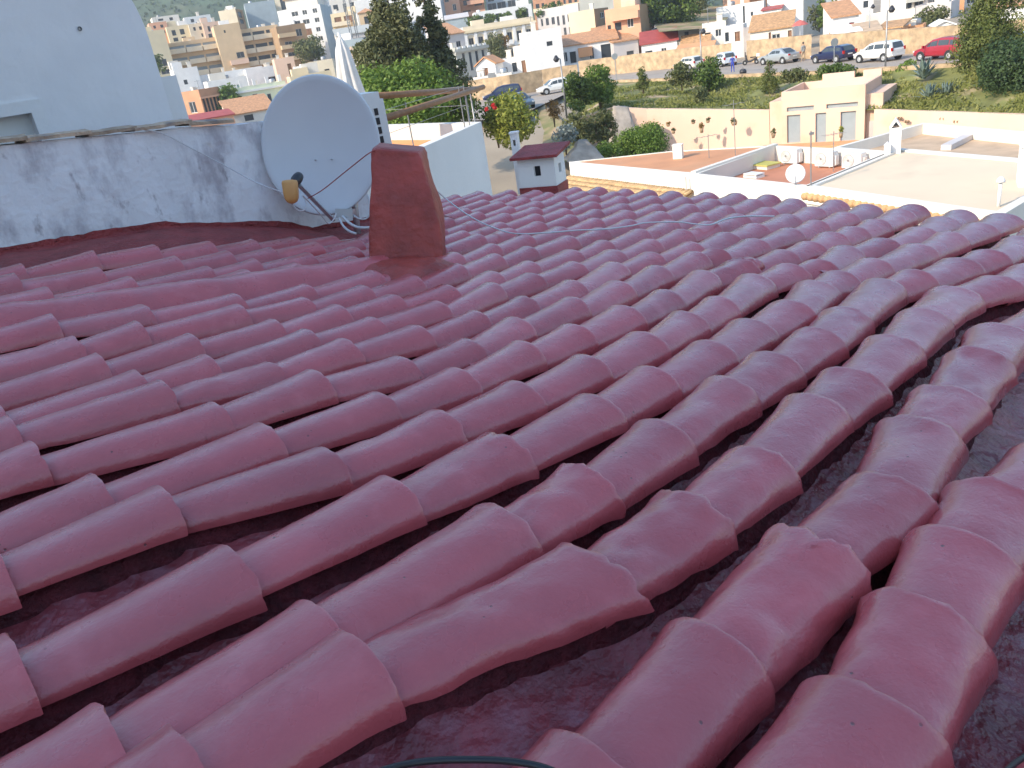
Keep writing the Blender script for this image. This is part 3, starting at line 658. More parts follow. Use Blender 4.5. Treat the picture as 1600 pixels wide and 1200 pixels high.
# ================================================================== terrace house right of the dish
ZP = -1.02
N0, FC, FL = AZ(612, 251, ZP), AZ(752, 190, ZP), AZ(560, 196, ZP)
th = thing('terrace_house', 'white roof terrace with parapet walls and an orange floor behind the red chimney', 'house', (FC.x, FC.y, -9))
a = (FC-N0).normalized(); bdir = (FL-FC).normalized(); a = Vector((a.x,a.y,0)).normalized(); bdir = Vector((bdir.x,bdir.y,0)).normalized()
N0 = FC-a*5.2; FL = FC+bdir*6.0; BL = N0+bdir*6.0; T_ = .16; ZF = ZP-.62
def ctr(p, q_, z0, z1, t, mbx, inward):
    t_ = Vector(inward).normalized()*t
    mbx.add([Vector((p.x,p.y,z)) + o for z in (z0, z1) for o in (Vector(), (q_-p), (q_-p)+t_, t_)], [(0,3,2,1),(4,5,6,7),(0,1,5,4),(1,2,6,5),(2,3,7,6),(3,0,4,7)])
mb = MB(); ctr(N0, FC, -9, ZP, T_, mb, bdir); mb.build('side_wall', M['white'], th, world=True)
mb = MB(); ctr(FC+bdir*T_, FL, -9, ZP+.003, T_, mb, -a); mb.build('end_wall', M['whitewarm'], th, world=True)
mb = MB(); mb.add([Vector((p.x, p.y, ZF)) for p in (N0+bdir*T_, FC+bdir*T_-a*T_, FL-a*T_, BL)], [(0,1,2,3)]); mb.build('floor', M['orangefloor'], th, world=True)
mb = MB(); s1_ = FC+bdir*T_-a*(T_+.02); ctr(s1_, s1_+bdir*5.6, ZF+.003, ZP-.22, .02, mb, -a); mb.build('skirting', M['orangep'], th, world=True)
# railing of thin posts and a wire on the parapet
rl = thing('terrace_railing', 'thin wire railing on slender posts along the white terrace parapet', 'railing', tuple(FC))
for s in (.35, .55, 2.3, 3.8):
    p = FC-a*s+bdir*.08; mb = MB(); mb.tube([p, p+Vector((0,0,.52))], .008, 6); mb.build('post', M['rail'], rl, world=True)
for h in (.50, .26):
    mb = MB(); p0, p1 = FC-a*.35+bdir*.08, FC-a*4.6+bdir*.08; mb.tube([p0+Vector((0,0,h)), p1+Vector((0,0,h))], .003, 5); mb.build('wire', M['rail'], rl, world=True)
    mb = MB(); p1 = FC-a*.35+bdir*4.5; mb.tube([p0+Vector((0,0,h)), p1+Vector((0,0,h))], .003, 5); mb.build('wire', M['rail'], rl, world=True)
pg = thing('pergola_frame', 'brown tube frame meeting in a point over the white terrace', 'pergola', tuple(A(742, 200, 11.6)))
PT = A(744, 139, 11.4)
mb = MB(); mb.tube([A(560, 152, 8.2), PT+(PT-A(560,152,8.2)).normalized()*.12], .036, 10); mb.build('tube', M['pole'], pg, True, world=True)
mb = MB(); mb.tube([A(598, 186, 7.6), A(755, 136, 11.6)], .036, 10); mb.build('tube', M['pole'], pg, True, world=True)
for dx in (0, 8):
    mb = MB(); t0 = A(727+dx, 147, 11.3); b0 = Vector((t0.x, t0.y, ZF)); mb.tube([t0, b0], .012, 6); mb.build('post', M['rail'], pg, True, world=True)
# air conditioner behind the dish
ac_c = A(590, 200, 7.0)
def aircon(name, label, loc, rotz, w=.8, h=.58, d=.3, group=None):
    t = thing(name, label, 'air conditioner', loc, rotz, group)
    mb = MB(); mb.box(-w/2, w/2, -d/2, d/2, .06, h); mb.build('case', M['acwhite'], t)
    mb = MB(); r_ = h*.36; cx = -w*.16; cz = .06+(h-.06)*.5
    Mx = Matrix.Translation((cx, -d/2-.003, cz)) @ Matrix.Rotation(math.pi/2, 4, 'X')
    mb.lathe([(0, 0), (r_, 0), (r_, .012), (r_*1.08, .012), (r_*1.08, -.004)], 24, Mx); g = mb.build('fan_grille', M['rail'], t)
    mb = MB()
    for j in range(5): rj = r_*(.25+.17*j); mb.lathe([(rj, .006), (rj+.012, .012), (rj+.024, .006)], 20, Mx)
    mb.build('grille_ring', M['acwhite'], g)
    mb = MB(); mb.box(w/2+.001, w/2+.05, -d*.1, d*.45, .1, h*.75); mb.build('pipe_cover', M['acwhite'], t)
    for sx in (-.3, .3):
        mb = MB(); mb.box(sx*w-.03, sx*w+.03, -d/2+.02, d/2+.02, 0, .06); mb.build('foot', M['galv'], t)
    return t
ac = thing('air_conditioner', 'white outdoor air conditioner box with black slots behind the dish edge', 'air conditioner', tuple(A(596, 240, 6.9)), rotz=R_(24))
mb = MB(); mb.box(-.13, .05, -.1, .3, -.05, .50); mb.build('case', M['acwhite'], ac)
mb = MB(); mb.box(.053, .085, -.08, .28, -.03, .44); mb.build('side_panel', M['frame'], ac)
for j in range(5):
    mb = MB(); mb.box(-.02, .012, -.106, -.06, .02+j*.075, .075+j*.075); mb.build('slot', M['black'], ac)
# folded parasol
ps_b = A(548, 175, 10.5)
ps = thing('parasol', 'closed white parasol standing on the terrace behind the dish', 'parasol', tuple(A(552, 190, 10.5)))
t0 = A(530, 56, 10.5); z1 = t0.z; bx, by = t0.x, t0.y; z0 = MX[ps.name].translation.z-.8
mb = MB(); mb.tube([(bx, by, z0), (bx, by, z1+.04)], .02, 8); mb.build('pole', M['frame'], ps, True, world=True)
mb = MB(); nA = 40
prof = [(1.0, .012), (.96, .035), (.85, .085), (.7, .11), (.5, .14), (.3, .17), (.12, .185), (0, .16)]
vs = []
for t, rad in prof:
    z = z1-(1-t)*1.15
    for j in range(nA):
        an = 2*math.pi*j/nA; f = 1+.28*math.cos(an*8+.8*math.sin(3*t))*(1-t*.6); vs.append((bx+rad*f*math.cos(an), by+rad*f*math.sin(an), z+.02*math.cos(an*8)*(t < .05)))
mb.add(vs, [(i*nA+j, (i+1)*nA+j, (i+1)*nA+(j+1)%nA, i*nA+(j+1)%nA) for i in range(len(prof)-1) for j in range(nA)]); mb.build('canopy', M['canvas'], ps, True, world=True)

# ================================================================== terrain
ZS = -6.4                                               # level of the street with the parked cars
def sst(a, b, x):
    t = max(0, min(1, (x-a)/(b-a))); return t*t*(3-2*t)
def ground_z(x, y):
    d = math.hypot(x, y); az = math.degrees(math.atan2(x, y)) if d > 0 else 0
    w_ = sst(9, 13, az)*(1-sst(60, 75, az)); z = -10.8 + 3.9*(sst(42, 82, d)*(1-w_)+sst(68, 84, d)*w_)
    if d > 150: z += (d-150)*.05*(1-sst(-12, 12, az)) + (d-150)*.012
    return z
mb = MB()
rad = [0, 8, 16, 24, 32, 40, 46, 52, 58, 64, 70, 78, 90, 110, 140, 180, 230, 300, 400, 520, 800, 1400]
vs = []; nA = 96
for r_ in rad:
    for j in range(nA):
        an = 2*math.pi*j/nA; x, y = r_*math.sin(an), r_*math.cos(an); vs.append((x, y, ground_z(x, y) if r_ < 420 else ground_z(x*400/r_, y*400/r_)))
mb.add(vs, [(i*nA+j, (i+1)*nA+j, (i+1)*nA+(j+1)%nA, i*nA+(j+1)%nA) for i in range(len(rad)-1) for j in range(nA)])
tag(mb.build('ground', M['ground'], None, True), kind='structure')
mb = MB()
def hillz(d, az):
    return -8 + 175*sst(430, 1000, d)*(1.0+.16*math.sin(az*.07+1.3)+.08*math.sin(az*.31)) + 9*fbm((d*.012, az*.09, 3))*sst(430, 560, d)
def hillp(a, b):
    az = -75+150*a; d = 420+900*b
    return (d*math.sin(R_(az)), d*math.cos(R_(az)), hillz(d, az))
mb.grid(hillp, 150, 40); tag(mb.build('hill', M['hill'], None, True), kind='structure')

# ------------------------------------------------------------------ foliage helpers
def leaf_mesh(name, C, Nn, size, m, parent, tint, aspect=.55, world=True):
    """C: leaf centres (n,3), Nn: facing (n,3), size (n,), tint (n,)"""
    n = len(C); rv = RNG.normal(size=(n, 3)); T = np.cross(Nn, rv); T /= np.linalg.norm(T, axis=1)[:, None]+1e-9
    B = np.cross(Nn, T); B /= np.linalg.norm(B, axis=1)[:, None]+1e-9; s = size[:, None]
    V = np.empty((n, 4, 3)); V[:, 0] = C-T*s; V[:, 1] = C-B*s*aspect+Nn*s*.15; V[:, 2] = C+T*s; V[:, 3] = C+B*s*aspect+Nn*s*.15
    if world and parent is not None: V -= np.array(MX[parent.name].translation)
    me = bpy.data.meshes.new(name); me.vertices.add(n*4); me.vertices.foreach_set('co', V.reshape(-1))
    me.loops.add(n*4); me.loops.foreach_set('vertex_index', np.arange(n*4, dtype=np.int32)); me.polygons.add(n)
    me.polygons.foreach_set('loop_start', np.arange(0, n*4, 4, dtype=np.int32)); me.polygons.foreach_set('loop_total', np.full(n, 4, dtype=np.int32))
    at = me.attributes.new('tint', 'FLOAT', 'POINT'); at.data.foreach_set('value', np.repeat(np.clip(tint, 0, 1), 4).astype(np.float32))
    me.materials.append(m); me.update(); me.validate()
    o = bpy.data.objects.new(name, me); COL.objects.link(o)
    if parent is not None: o.parent = parent; MX[o.name] = MX[parent.name]
    return o
def blobs_leaves(blobs, per, size, jitter=.35, shell=.55, spike=0.0):
    Cs, Ns, Ss, Ts = [], [], [], []
    for (c, rad_, tn) in blobs:
        n = max(4, int(per*np.mean(rad_)**2)) if per > 0 else 60
        d = RNG.normal(size=(n, 3)); d /= np.linalg.norm(d, axis=1)[:, None]
        r_ = shell+(1-shell)*RNG.random(n)**.5; r_ *= 1+RNG.normal(size=n)*jitter*.3
        P = np.array(c)+d*np.array(rad_)*r_[:, None]; nn_ = d+RNG.normal(size=(n, 3))*.7; nn_ /= np.linalg.norm(nn_, axis=1)[:, None]
        Cs.append(P); Ns.append(nn_); Ss.append(size*(.6+.8*RNG.random(n))); Ts.append(np.clip(tn+RNG.normal(size=n)*.22, 0, 1))
    return np.vstack(Cs), np.vstack(Ns), np.concatenate(Ss), np.concatenate(Ts)
def bush(name, label, x, y, D, w, h, m, cat='bush', nb=16, per=420, size=.10, group=None, trunk=True, topz=None, squash=1.0, asp=.55):
    """x, y: picture position of the foot; w, h in metres"""
    P = A(x, y, D); t = thing(name, label, cat, tuple(P), 0, group); bl = []
    for i in range(nb):
        an = RNG.uniform(0, 2*math.pi); q = RNG.uniform(0, 1)**.6; z = h*RNG.uniform(.10, .82)
        lim = w*.5*math.sqrt(max(.1, 1-((z/h-.42)/.62)**2)); rb = w*RNG.uniform(.16, .27)
        bl.append(((P.x+math.cos(an)*lim*q*.78, P.y+math.sin(an)*lim*q*.78, P.z+z), (rb, rb, rb*.85*squash), RNG.uniform(.15, .75)))
    C, Nn, S, T = blobs_leaves(bl, per/ (w*.2)**2 * (w*.2)**2, size); leaf_mesh('crown', C, Nn, S, m, t, T, asp)
    if trunk:
        mb = MB()
        for i in range(4):
            an = i*1.7+.3; mb.tube([(0,0,-.4), (math.cos(an)*w*.06, math.sin(an)*w*.06, h*.25), (math.cos(an)*w*.24, math.sin(an)*w*.24, h*.62)], .05*max(w,1)/2, 6, r2=.012)
        recalc(mb.build('trunk', M['trunk'], t, True))
    return t
def conifer(name, label, x, y, D, w, h, m, tiers=15, per=330, size=.13, lean=0, cat='tree', shape=1.0, group=None, low=.08):
    P = A(x, y, D); t = thing(name, label, cat, tuple(P), 0, group); bl = []
    for i in range(tiers):
        f = low+(1-low)*(i+.4)/tiers; z = h*f; rm = w*.5*((1-f)**shape)*(1.05 if f > .2 else .8)+.12*w*(1-f)+.10
        k = max(3, int(7*(1-f)+2))
        for j in range(k):
            an = RNG.uniform(0, 6.28); q = rm*RNG.uniform(.35, 1.08); rb = rm*RNG.uniform(.28, .46)+.12
            bl.append(((P.x+lean*z+math.cos(an)*q, P.y+math.sin(an)*q, P.z+z+RNG.uniform(-.3, .3)*h/tiers), (rb, rb, rb*.9), RNG.uniform(.1, .75)))
    C, Nn, S, T = blobs_leaves(bl, per, size, shell=.35); leaf_mesh('crown', C, Nn, S, m, t, T, .4)
    mb = MB(); mb.tube([(0,0,-.5), (lean*h*.5, 0, h*.5), (lean*h*.93, 0, h*.93)], w*.05+.05, 8, r2=.03)
    for i in range(8):
        an = i*2.4; z = h*(.18+.08*i); rm = w*.36*(1-z/h); mb.tube([(lean*z,0,z), (lean*z+math.cos(an)*rm, math.sin(an)*rm, z+rm*.3)], .05, 5, r2=.015)
    mb.build('trunk', M['trunk'], t, True); return t
def grass_on(name, label, pts_fn, n, size, m, h=.25):
    P = np.array([pts_fn() for _ in range(n)]); P[:, 2] += RNG.random(n)*h*.5
    Nn = RNG.normal(size=(n, 3)); Nn[:, 2] *= .35; Nn /= np.linalg.norm(Nn, axis=1)[:, None]
    tint = np.array([.5+.6*noise.noise(Vector((p[0]*.35, p[1]*.35, 0))) for p in P])+RNG.normal(size=n)*.15
    o = leaf_mesh(name, P, Nn, size*(.5+RNG.random(n)), m, None, tint, .35); return tag(o, label, 'grass', kind='stuff')

# ------------------------------------------------------------------ house generator
def facade(mb, O, ux, W, H, holes, nrm_, mi=0, rec=.16):
    O, ux, nrm_ = Vector(O), Vector(ux), Vector(nrm_); uz = Vector((0, 0, 1))
    hs = [h for h in holes if h[1] > h[0] and h[3] > h[2]]
    xs = sorted({0.0, W, *[max(0, min(W, h[i])) for h in hs for i in (0, 1)]}); zs = sorted({0.0, H, *[max(0, min(H, h[i])) for h in hs for i in (2, 3)]})
    P = lambda x, z, d=0: O+ux*x+uz*z-nrm_*d
    for i in range(len(xs)-1):
        for j in range(len(zs)-1):
            cx, cz = (xs[i]+xs[i+1])/2, (zs[j]+zs[j+1])/2
            if any(h[0] < cx < h[1] and h[2] < cz < h[3] for h in hs): continue
            mb.quad(P(xs[i], zs[j]), P(xs[i+1], zs[j]), P(xs[i+1], zs[j+1]), P(xs[i], zs[j+1]), mi)
    for a, b, c, d in [h[:4] for h in hs]:
        for p, q in (((a,c),(b,c)),((b,c),(b,d)),((b,d),(a,d)),((a,d),(a,c))): mb.quad(P(*p), P(*q), P(*q, rec), P(*p, rec), mi)
WK = {'w': ('glass', 'frame'), 's': ('shutter', 'frame'), 'b': ('brownwood', 'brownwood'), 'd': ('glass', None), 'l': ('bluedoor', None), 'r': ('redwood', 'frame'), 'g': ('glass', 'rail')}
def window(par, O, ux, nrm_, a, b, c, d, kind='w', rec=.16):
    O, ux, nrm_ = Vector(O), Vector(ux), Vector(nrm_); uz = Vector((0,0,1)); P = lambda x, z, e_=rec-.01: O+ux*x+uz*z-nrm_*e_
    mb = MB(); pane, fr = WK[kind]; mb.quad(P(a-.01,c-.01), P(b+.01,c-.01), P(b+.01,d+.01), P(a-.01,d+.01), 0)
    if fr:
        t = min(.07, (b-a)*.12); y = rec-.05
        def bar(x0, x1, z0, z1):
            cen = P((x0+x1)/2, (z0+z1)/2, y); mb.obox(cen, ux*(x1-x0)/2, nrm_*.03, uz*(z1-z0)/2, 1)
        bar(a, a+t, c, d); bar(b-t, b, c, d); bar(a+t, b-t, d-t, d); bar(a+t, b-t, c, c+t)
        if b-a > .7: bar((a+b)/2-t/2, (a+b)/2+t/2, c+t, d-t)
    return mb.build('door' if kind in 'bl' and c < .5 else 'window', [M[pane], M[fr or 'frame']], par)
def wg(nc, nr, u0=.1, u1=.9, v0=.12, v1=.9, fw=.5, fh=.6, kind='w', reg=False):
    out = []; du, dv = (u1-u0)/nc, (v1-v0)/nr
    for i in range(nc):
        for j in range(nr):
            cu, cv = u0+du*(i+.5), v0+dv*(j+.5); k2, w2, h2, lo = kind, fw, fh, 0
            if not reg:
                q = WR.random()
                if q < .12: continue
                w2 = fw*WR.uniform(.75, 1.45); w2 = min(w2, .9); cu += du*WR.uniform(-.06, .06)
                if q > .72: lo = dv*(1-fh)*.42                # a window down to the floor
                if kind == 'w' and q > .88: k2 = WR.choice('sbg')
            out.append((cu-du*w2/2, cu+du*w2/2, cv-dv*h2/2-lo, cv+dv*h2/2, k2))
    return out
WR = random.Random(41)
def bld(name, label, x0, x1, yt, yb, D, yaw=0, dep=8, wall='white', roof='flat', roofm='beigeroof', wins=(), rwins=(), lwins=(), par=.35, sink=4, cat='house', group=None, balc=(), sidewall=None, ov=.25, rise=1.2):
    yaw = R_(yaw); P = A((x0+x1)/2, (yt+yb)/2, D); az = math.atan2(P.x, P.y)
    W = (x1-x0)*D/F/max(.35, math.cos(yaw)); H = (yb-yt)*D/F/.955
    t = thing(name, label, cat, (P.x, P.y, P.z-H/2-sink), -az+yaw, group); HT = H+sink
    def conv(ws, W_): return [(a*W_, b*W_, sink+c*H, sink+d*H, k) for a, b, c, d, k in ws]
    fo, ro, lo = Vector((-W/2, 0, 0)), Vector((W/2, 0, 0)), Vector((-W/2, dep, 0))
    fw_, rw_, lw_ = conv(wins, W), conv(rwins, dep), conv(lwins, dep)
    mb = MB(); facade(mb, fo, (1,0,0), W, HT, fw_, (0,-1,0)); facade(mb, ro, (0,1,0), dep, HT, rw_, (1,0,0), 1); facade(mb, lo, (0,-1,0), dep, HT, lw_, (-1,0,0), 1); facade(mb, (W/2, dep, 0), (-1,0,0), W, HT, [], (0,1,0))
    if roof == 'flat':
        k = .2; o = [(-W/2,0),(W/2,0),(W/2,dep),(-W/2,dep)]; i_ = [(-W/2+k,k),(W/2-k,k),(W/2-k,dep-k),(-W/2+k,dep-k)]
        for j in range(4):
            j2 = (j+1) % 4
            mb.quad((*o[j],HT), (*o[j2],HT), (*i_[j2],HT), (*i_[j],HT)); mb.quad((*i_[j],HT), (*i_[j2],HT), (*i_[j2],HT-par), (*i_[j],HT-par))
    mb.build('wall', [M[wall], M[sidewall or wall]], t)  # a darker sidewall mostly puts the shade of the side faces into colour
    if roof == 'flat':
        mb = MB(); mb.quad((-W/2+k,k,HT-par), (W/2-k,k,HT-par), (W/2-k,dep-k,HT-par), (-W/2+k,dep-k,HT-par)); mb.build('roof', M[roofm], t)
    else:
        mb = MB(); th_ = .16; x0_, x1_ = -W/2-ov, W/2+ov
        def slab(pts):
            n_ = len(pts); mb.add([*[Vector(p) for p in pts], *[Vector(p)+Vector((0,0,th_)) for p in pts]], [tuple(range(n_))[::-1], tuple(range(n_, 2*n_))]+[(i, (i+1)%n_, n_+(i+1)%n_, n_+i) for i in range(n_)])
        z = HT+.005
        if roof == 'shed': slab([(x0_,-ov,z-.02),(x1_,-ov,z-.02),(x1_,dep+ov,z+rise),(x0_,dep+ov,z+rise)])
        if roof == 'gable':                        # ridge parallel to the front
            slab([(x0_,-ov,z-.05),(x1_,-ov,z-.05),(x1_,dep/2,z+rise),(x0_,dep/2,z+rise)]); slab([(x0_,dep/2,z+rise),(x1_,dep/2,z+rise),(x1_,dep+ov,z-.05),(x0_,dep+ov,z-.05)])
        if roof == 'gablef':                       # gable end towards the front
            slab([(x0_,-ov,z-.05),(0,-ov,z+rise),(0,dep+ov,z+rise),(x0_,dep+ov,z-.05)]); slab([(0,-ov,z+rise),(x1_,-ov,z-.05),(x1_,dep+ov,z-.05),(0,dep+ov,z+rise)])
        if roof == 'hip':
            c_ = Vector((0, dep/2, z+rise)); w2 = max(0, W/2-dep/2); a_, b_ = Vector((-w2, dep/2, z+rise)), Vector((w2, dep/2, z+rise))
            q = [Vector((x0_,-ov,z-.02)), Vector((x1_,-ov,z-.02)), Vector((x1_,dep+ov,z-.02)), Vector((x0_,dep+ov,z-.02))]
            mb.add([*q, a_, b_, *[p-Vector((0,0,.12)) for p in q]], [(0,1,5,4),(2,3,4,5),(1,2,5),(3,0,4),(0,6,7,1),(1,7,8,2),(2,8,9,3),(3,9,6,0)])
        mb.build('roof', M[roofm], t)
        if roof in ('shed', 'gable', 'gablef'):
            g = MB()
            if roof == 'shed':
                for sx in (-1, 1): g.add([(sx*W/2,0,HT),(sx*W/2,dep,HT),(sx*W/2,dep,HT+rise-.05)], [(0,1,2)])
                g.quad((W/2,dep,HT),(-W/2,dep,HT),(-W/2,dep,HT+rise-.05),(W/2,dep,HT+rise-.05))
            if roof == 'gable':
                for sx in (-1, 1): g.add([(sx*W/2,0,HT),(sx*W/2,dep,HT),(sx*W/2,dep/2,HT+rise-.05)], [(0,1,2)])
            if roof == 'gablef':
                for yy in (0, dep): g.add([(-W/2,yy,HT),(W/2,yy,HT),(0,yy,HT+rise-.05)], [(0,1,2)])
            g.build('gable_wall', M[wall], t)
    for ws, O, ux, nr in ((fw_, fo, (1,0,0), (0,-1,0)), (rw_, ro, (0,1,0), (1,0,0)), (lw_, lo, (0,-1,0), (-1,0,0))):
        for a, b, c, d, kk in ws: window(t, O, ux, nr, a, b, c, d, kk)
    for (u0, u1, v, hgt, out_, bm) in balc:        # balconies: slab and parapet
        mb = MB(); xa, xb, zz = -W/2+u0*W, -W/2+u1*W, sink+v*H
        mb.box(xa, xb, -out_, -.003, zz, zz+.14)
        mb.box(xa, xb, -out_, -out_+.10, zz+.141, zz+hgt); mb.box(xa, xa+.1, -out_+.101, -.003, zz+.141, zz+hgt-.003); mb.box(xb-.1, xb, -out_+.101, -.003, zz+.141, zz+hgt-.003)
        mb.build('balcony', M[bm], t)
    if roof == 'flat' and W > 2.5 and D > 70:           # roof clutter
        for _ in range(WR.randint(1, 3)):
            x, y = WR.uniform(-W/2+.8, W/2-.8), WR.uniform(.8, dep-.8); z = HT-par+.003; q = WR.random(); mb = MB()
            if q < .4: w2, h2 = WR.uniform(.25, .45), WR.uniform(.8, 1.6); mb.box(x-w2, x+w2, y-w2, y+w2, z, z+h2); mb.box(x-w2-.08, x+w2+.08, y-w2-.08, y+w2+.08, z+h2+.003, z+h2+.12); mb.build('chimney', M['whitewarm'], t)
            elif q < .65: w2 = min(W*.2, 1.6); mb.box(x-w2, x+w2, y-.3, y+1.6, z, z+WR.uniform(1.4, 2.2)); mb.build('stair_hut', M[WR.choice(['white', wall, 'whitewarm'])], t)
            elif q < .82: mb.lathe([(0,0),(.45,0),(.5,.1),(.5,.8),(.4,.95),(0,1.0)], 12, Matrix.Translation((x, y, z))); mb.build('water_tank', M[WR.choice(['rail', 'white', 'galv'])], t, True)
            else:
                mb.tube([(x, y, z), (x, y, z+2.4)], .04, 5); mb.tube([(x-.6, y, z+2.2), (x+.6, y+.1, z+2.2)], .03, 4); mb.build('aerial', M['rail'], t)
    return t, W, HT, dep
def sub(t, name, m, *boxes):
    mb = MB()
    for b in boxes: mb.box(*b)
    return mb.build(name, M[m], t)
# ------------------------------------------------------------------ retaining walls, slope, street
def PL(pts): return [A(*p) for p in pts]
wall_l = PL([(972, 168, 63), (1010, 170, 62.5), (1100, 171, 60), (1202, 172, 57)])
wall_r = PL([(1366, 171, 52), (1450, 174, 50), (1530, 176.5, 48), (1640, 181, 45), (1760, 186, 43)])
kerb = [AZ(x, y, ZS+.1) for x, y in ((905, 133), (962, 129), (1050, 126), (1125, 121.5), (1200, 119), (1287, 116), (1375, 111), (1450, 107), (1530, 102), (1640, 96), (1800, 86))]
fwall = [AZ(x, y, ZS) for x, y in ((880, 126), (940, 118), (1010, 111), (1100, 102), (1180, 97), (1260, 92), (1420, 84), (1560, 76), (1680, 70), (1840, 60))]
def retaining(name, label, line, zb, m, thick=.35, cap=.0):
    t = thing(name, label, 'wall', (line[0].x, line[0].y, zb)); mb = MB()
    for a, b in zip(line, line[1:]):
        n_ = max(2, int((b-a).length/1.0)); nv = Vector((-(b-a).y, (b-a).x, 0)).normalized()*thick
        mb.grid(lambda i, j: (a+(b-a)*i)*1.0 + Vector((0,0,(zb-(a+(b-a)*i).z)*(1-j))) - nv*.0 + nv*.06*fbm((a+(b-a)*i)*.8+Vector((0,0,j*4))), n_, 5)
        mb.grid(lambda i, j: (a+(b-a)*i) + nv*j + Vector((0,0,.03*fbm((a+(b-a)*i)*1.1))), n_, 1)
    return t, mb.build('wall', m, t, True, world=True)
rwl, _ = retaining('retaining_wall', 'peach painted retaining wall hung with plant pots left of the peach building', wall_l, -11.2, M['peach'])
rwr, _ = retaining('retaining_wall', 'peach painted retaining wall with small drain holes right of the peach building', wall_r, -11.2, M['peach'])
# slope between the retaining walls and the street
def along(line, t):
    Ls = [(b-a).length for a, b in zip(line, line[1:])]; s = t*sum(Ls)
    for (a, b), l in zip(zip(line, line[1:]), Ls):
        if s <= l: return a+(b-a)*(s/l)
        s -= l
    return line[-1]
lowline = [A(905, 190, 64)-Vector((0,0,.2)), A(940, 172, 64)] + [p+Vector((0,.25,-.06)) for p in wall_l] + [p+Vector((0,.25,-.06)) for p in wall_r]
def slope_pt(a, b):
    p, q = along(lowline, a), along(kerb[0:], a); x = p+(q-p)*b
    bump_ = math.sin(math.pi*min(1, max(0, b)))
    return x+Vector((0, 0, bump_*(.25*fbm((x.x*.22, x.y*.22, 1))+.10*fbm((x.x*.9, x.y*.9, 2)))))
mb = MB(); mb.grid(slope_pt, 110, 22); tag(mb.build('hillside', M['grassy'], None, True), kind='structure')
def grass_pick(lo=.08, hi=.99):
    def f():
        while True:
            a, b = random.random(), random.uniform(.03, .93); p = slope_pt(a, b)
            if noise.noise(Vector((p.x*.33, p.y*.33, 5.0))) > -.12+random.uniform(-.25, .25): return (p.x, p.y, p.z+.03)
    return f
grass_on('grass', 'dry green grass growing on the slope below the street', grass_pick(), 15000, .14, M['grass'], .28)
# street
st_near = [k_-Vector((0,0,.1)) for k_ in kerb]
mb = MB()
ctl = [AZ(x, y, ZS) for x, y in ((735, 175), (800, 190), (850, 175), (895, 140))]
N_ = 40
mb.grid(lambda a, b: along(st_near, a)+(along(fwall, a)-along(st_near, a))*b*1.02, N_, 4)
tag(mb.build('street', M['asphalt'], None), kind='structure')
mb = MB(); sq = [AZ(x, y, ZS-.004) for x, y in ((690, 190), (800, 186), (905, 137), (945, 112), (900, 112), (700, 130))]
mb.add(sq, [tuple(range(len(sq)))]); tag(mb.build('street_bend', M['asphalt'], None), kind='structure')
mb = MB()                                          # low rubble kerb wall along the near side
for a, b in zip(kerb, kerb[1:]):
    n_ = max(2, int((b-a).length/.8)); nv = Vector((-(b-a).y, (b-a).x, 0)).normalized()*.4
    mb.grid(lambda i, j: (a+(b-a)*i)+Vector((0,0,-.9+1.15*j))-nv*(.2-.0*j)+nv*.12*fbm((a+(b-a)*i)*1.3+Vector((0,0,j*3))), n_, 3)
    mb.grid(lambda i, j: (a+(b-a)*i)+Vector((0,0,.25+.05*fbm((a+(b-a)*i)*2)))-nv*(.2-j), n_, 1)
    mb.grid(lambda i, j: (a+(b-a)*i)+Vector((0,0,-.15+.4*j))+nv*.8, n_, 1)
tag(mb.build('kerb_wall', M['stone'], None, True), 'low rubble kerb wall between the parked cars street and the slope', 'wall')
# tall stone wall behind the parked cars
def stonewall(name, label, seg, h0, h1, m=None):
    t = thing(name, label, 'wall', tuple(seg[0])); mb = MB(); nseg = len(seg)-1
    for k, (a, b) in enumerate(zip(seg, seg[1:])):
        n_ = max(2, int((b-a).length/.7)); nv = Vector((-(b-a).y, (b-a).x, 0)).normalized()
        def hh_(i): return h0+(h1-h0)*(k+i)/nseg+.05*fbm((a+(b-a)*i)*.9)
        mb.grid(lambda i, j: (a+(b-a)*i)+Vector((0,0,hh_(i)*j-.1))+nv*.07*fbm((a+(b-a)*i)*1.2+Vector((0,0,j*3))), n_, 6)
        mb.grid(lambda i, j: (a+(b-a)*i)+Vector((0,0,hh_(i)-.1))+nv*(-.0+.45*j), n_, 1)
    return t, mb.build('wall', m or M['stone'], t, True, world=True)
fw2 = [along(fwall, i/60) for i in range(61)]
def seg_px(x0, x1):
    out = []
    for p in fw2:
        x = 800+F*p.dot(RT)/p.dot(FW)
        if x0 <= x <= x1: out.append(p)
    return out
stonewall('stone_wall', 'tan stone wall left part, behind the white hatchback below the small houses', seg_px(895, 1150), 2.2, 2.2)
stonewall('stone_wall', 'tan stone wall middle part, behind the silver saloon and the scooter', seg_px(1162, 1268), 2.3, 2.3)
stonewall('stone_wall', 'tan stone wall right part, behind the white and red cars', seg_px(1276, 1700), 2.2, 2.0)

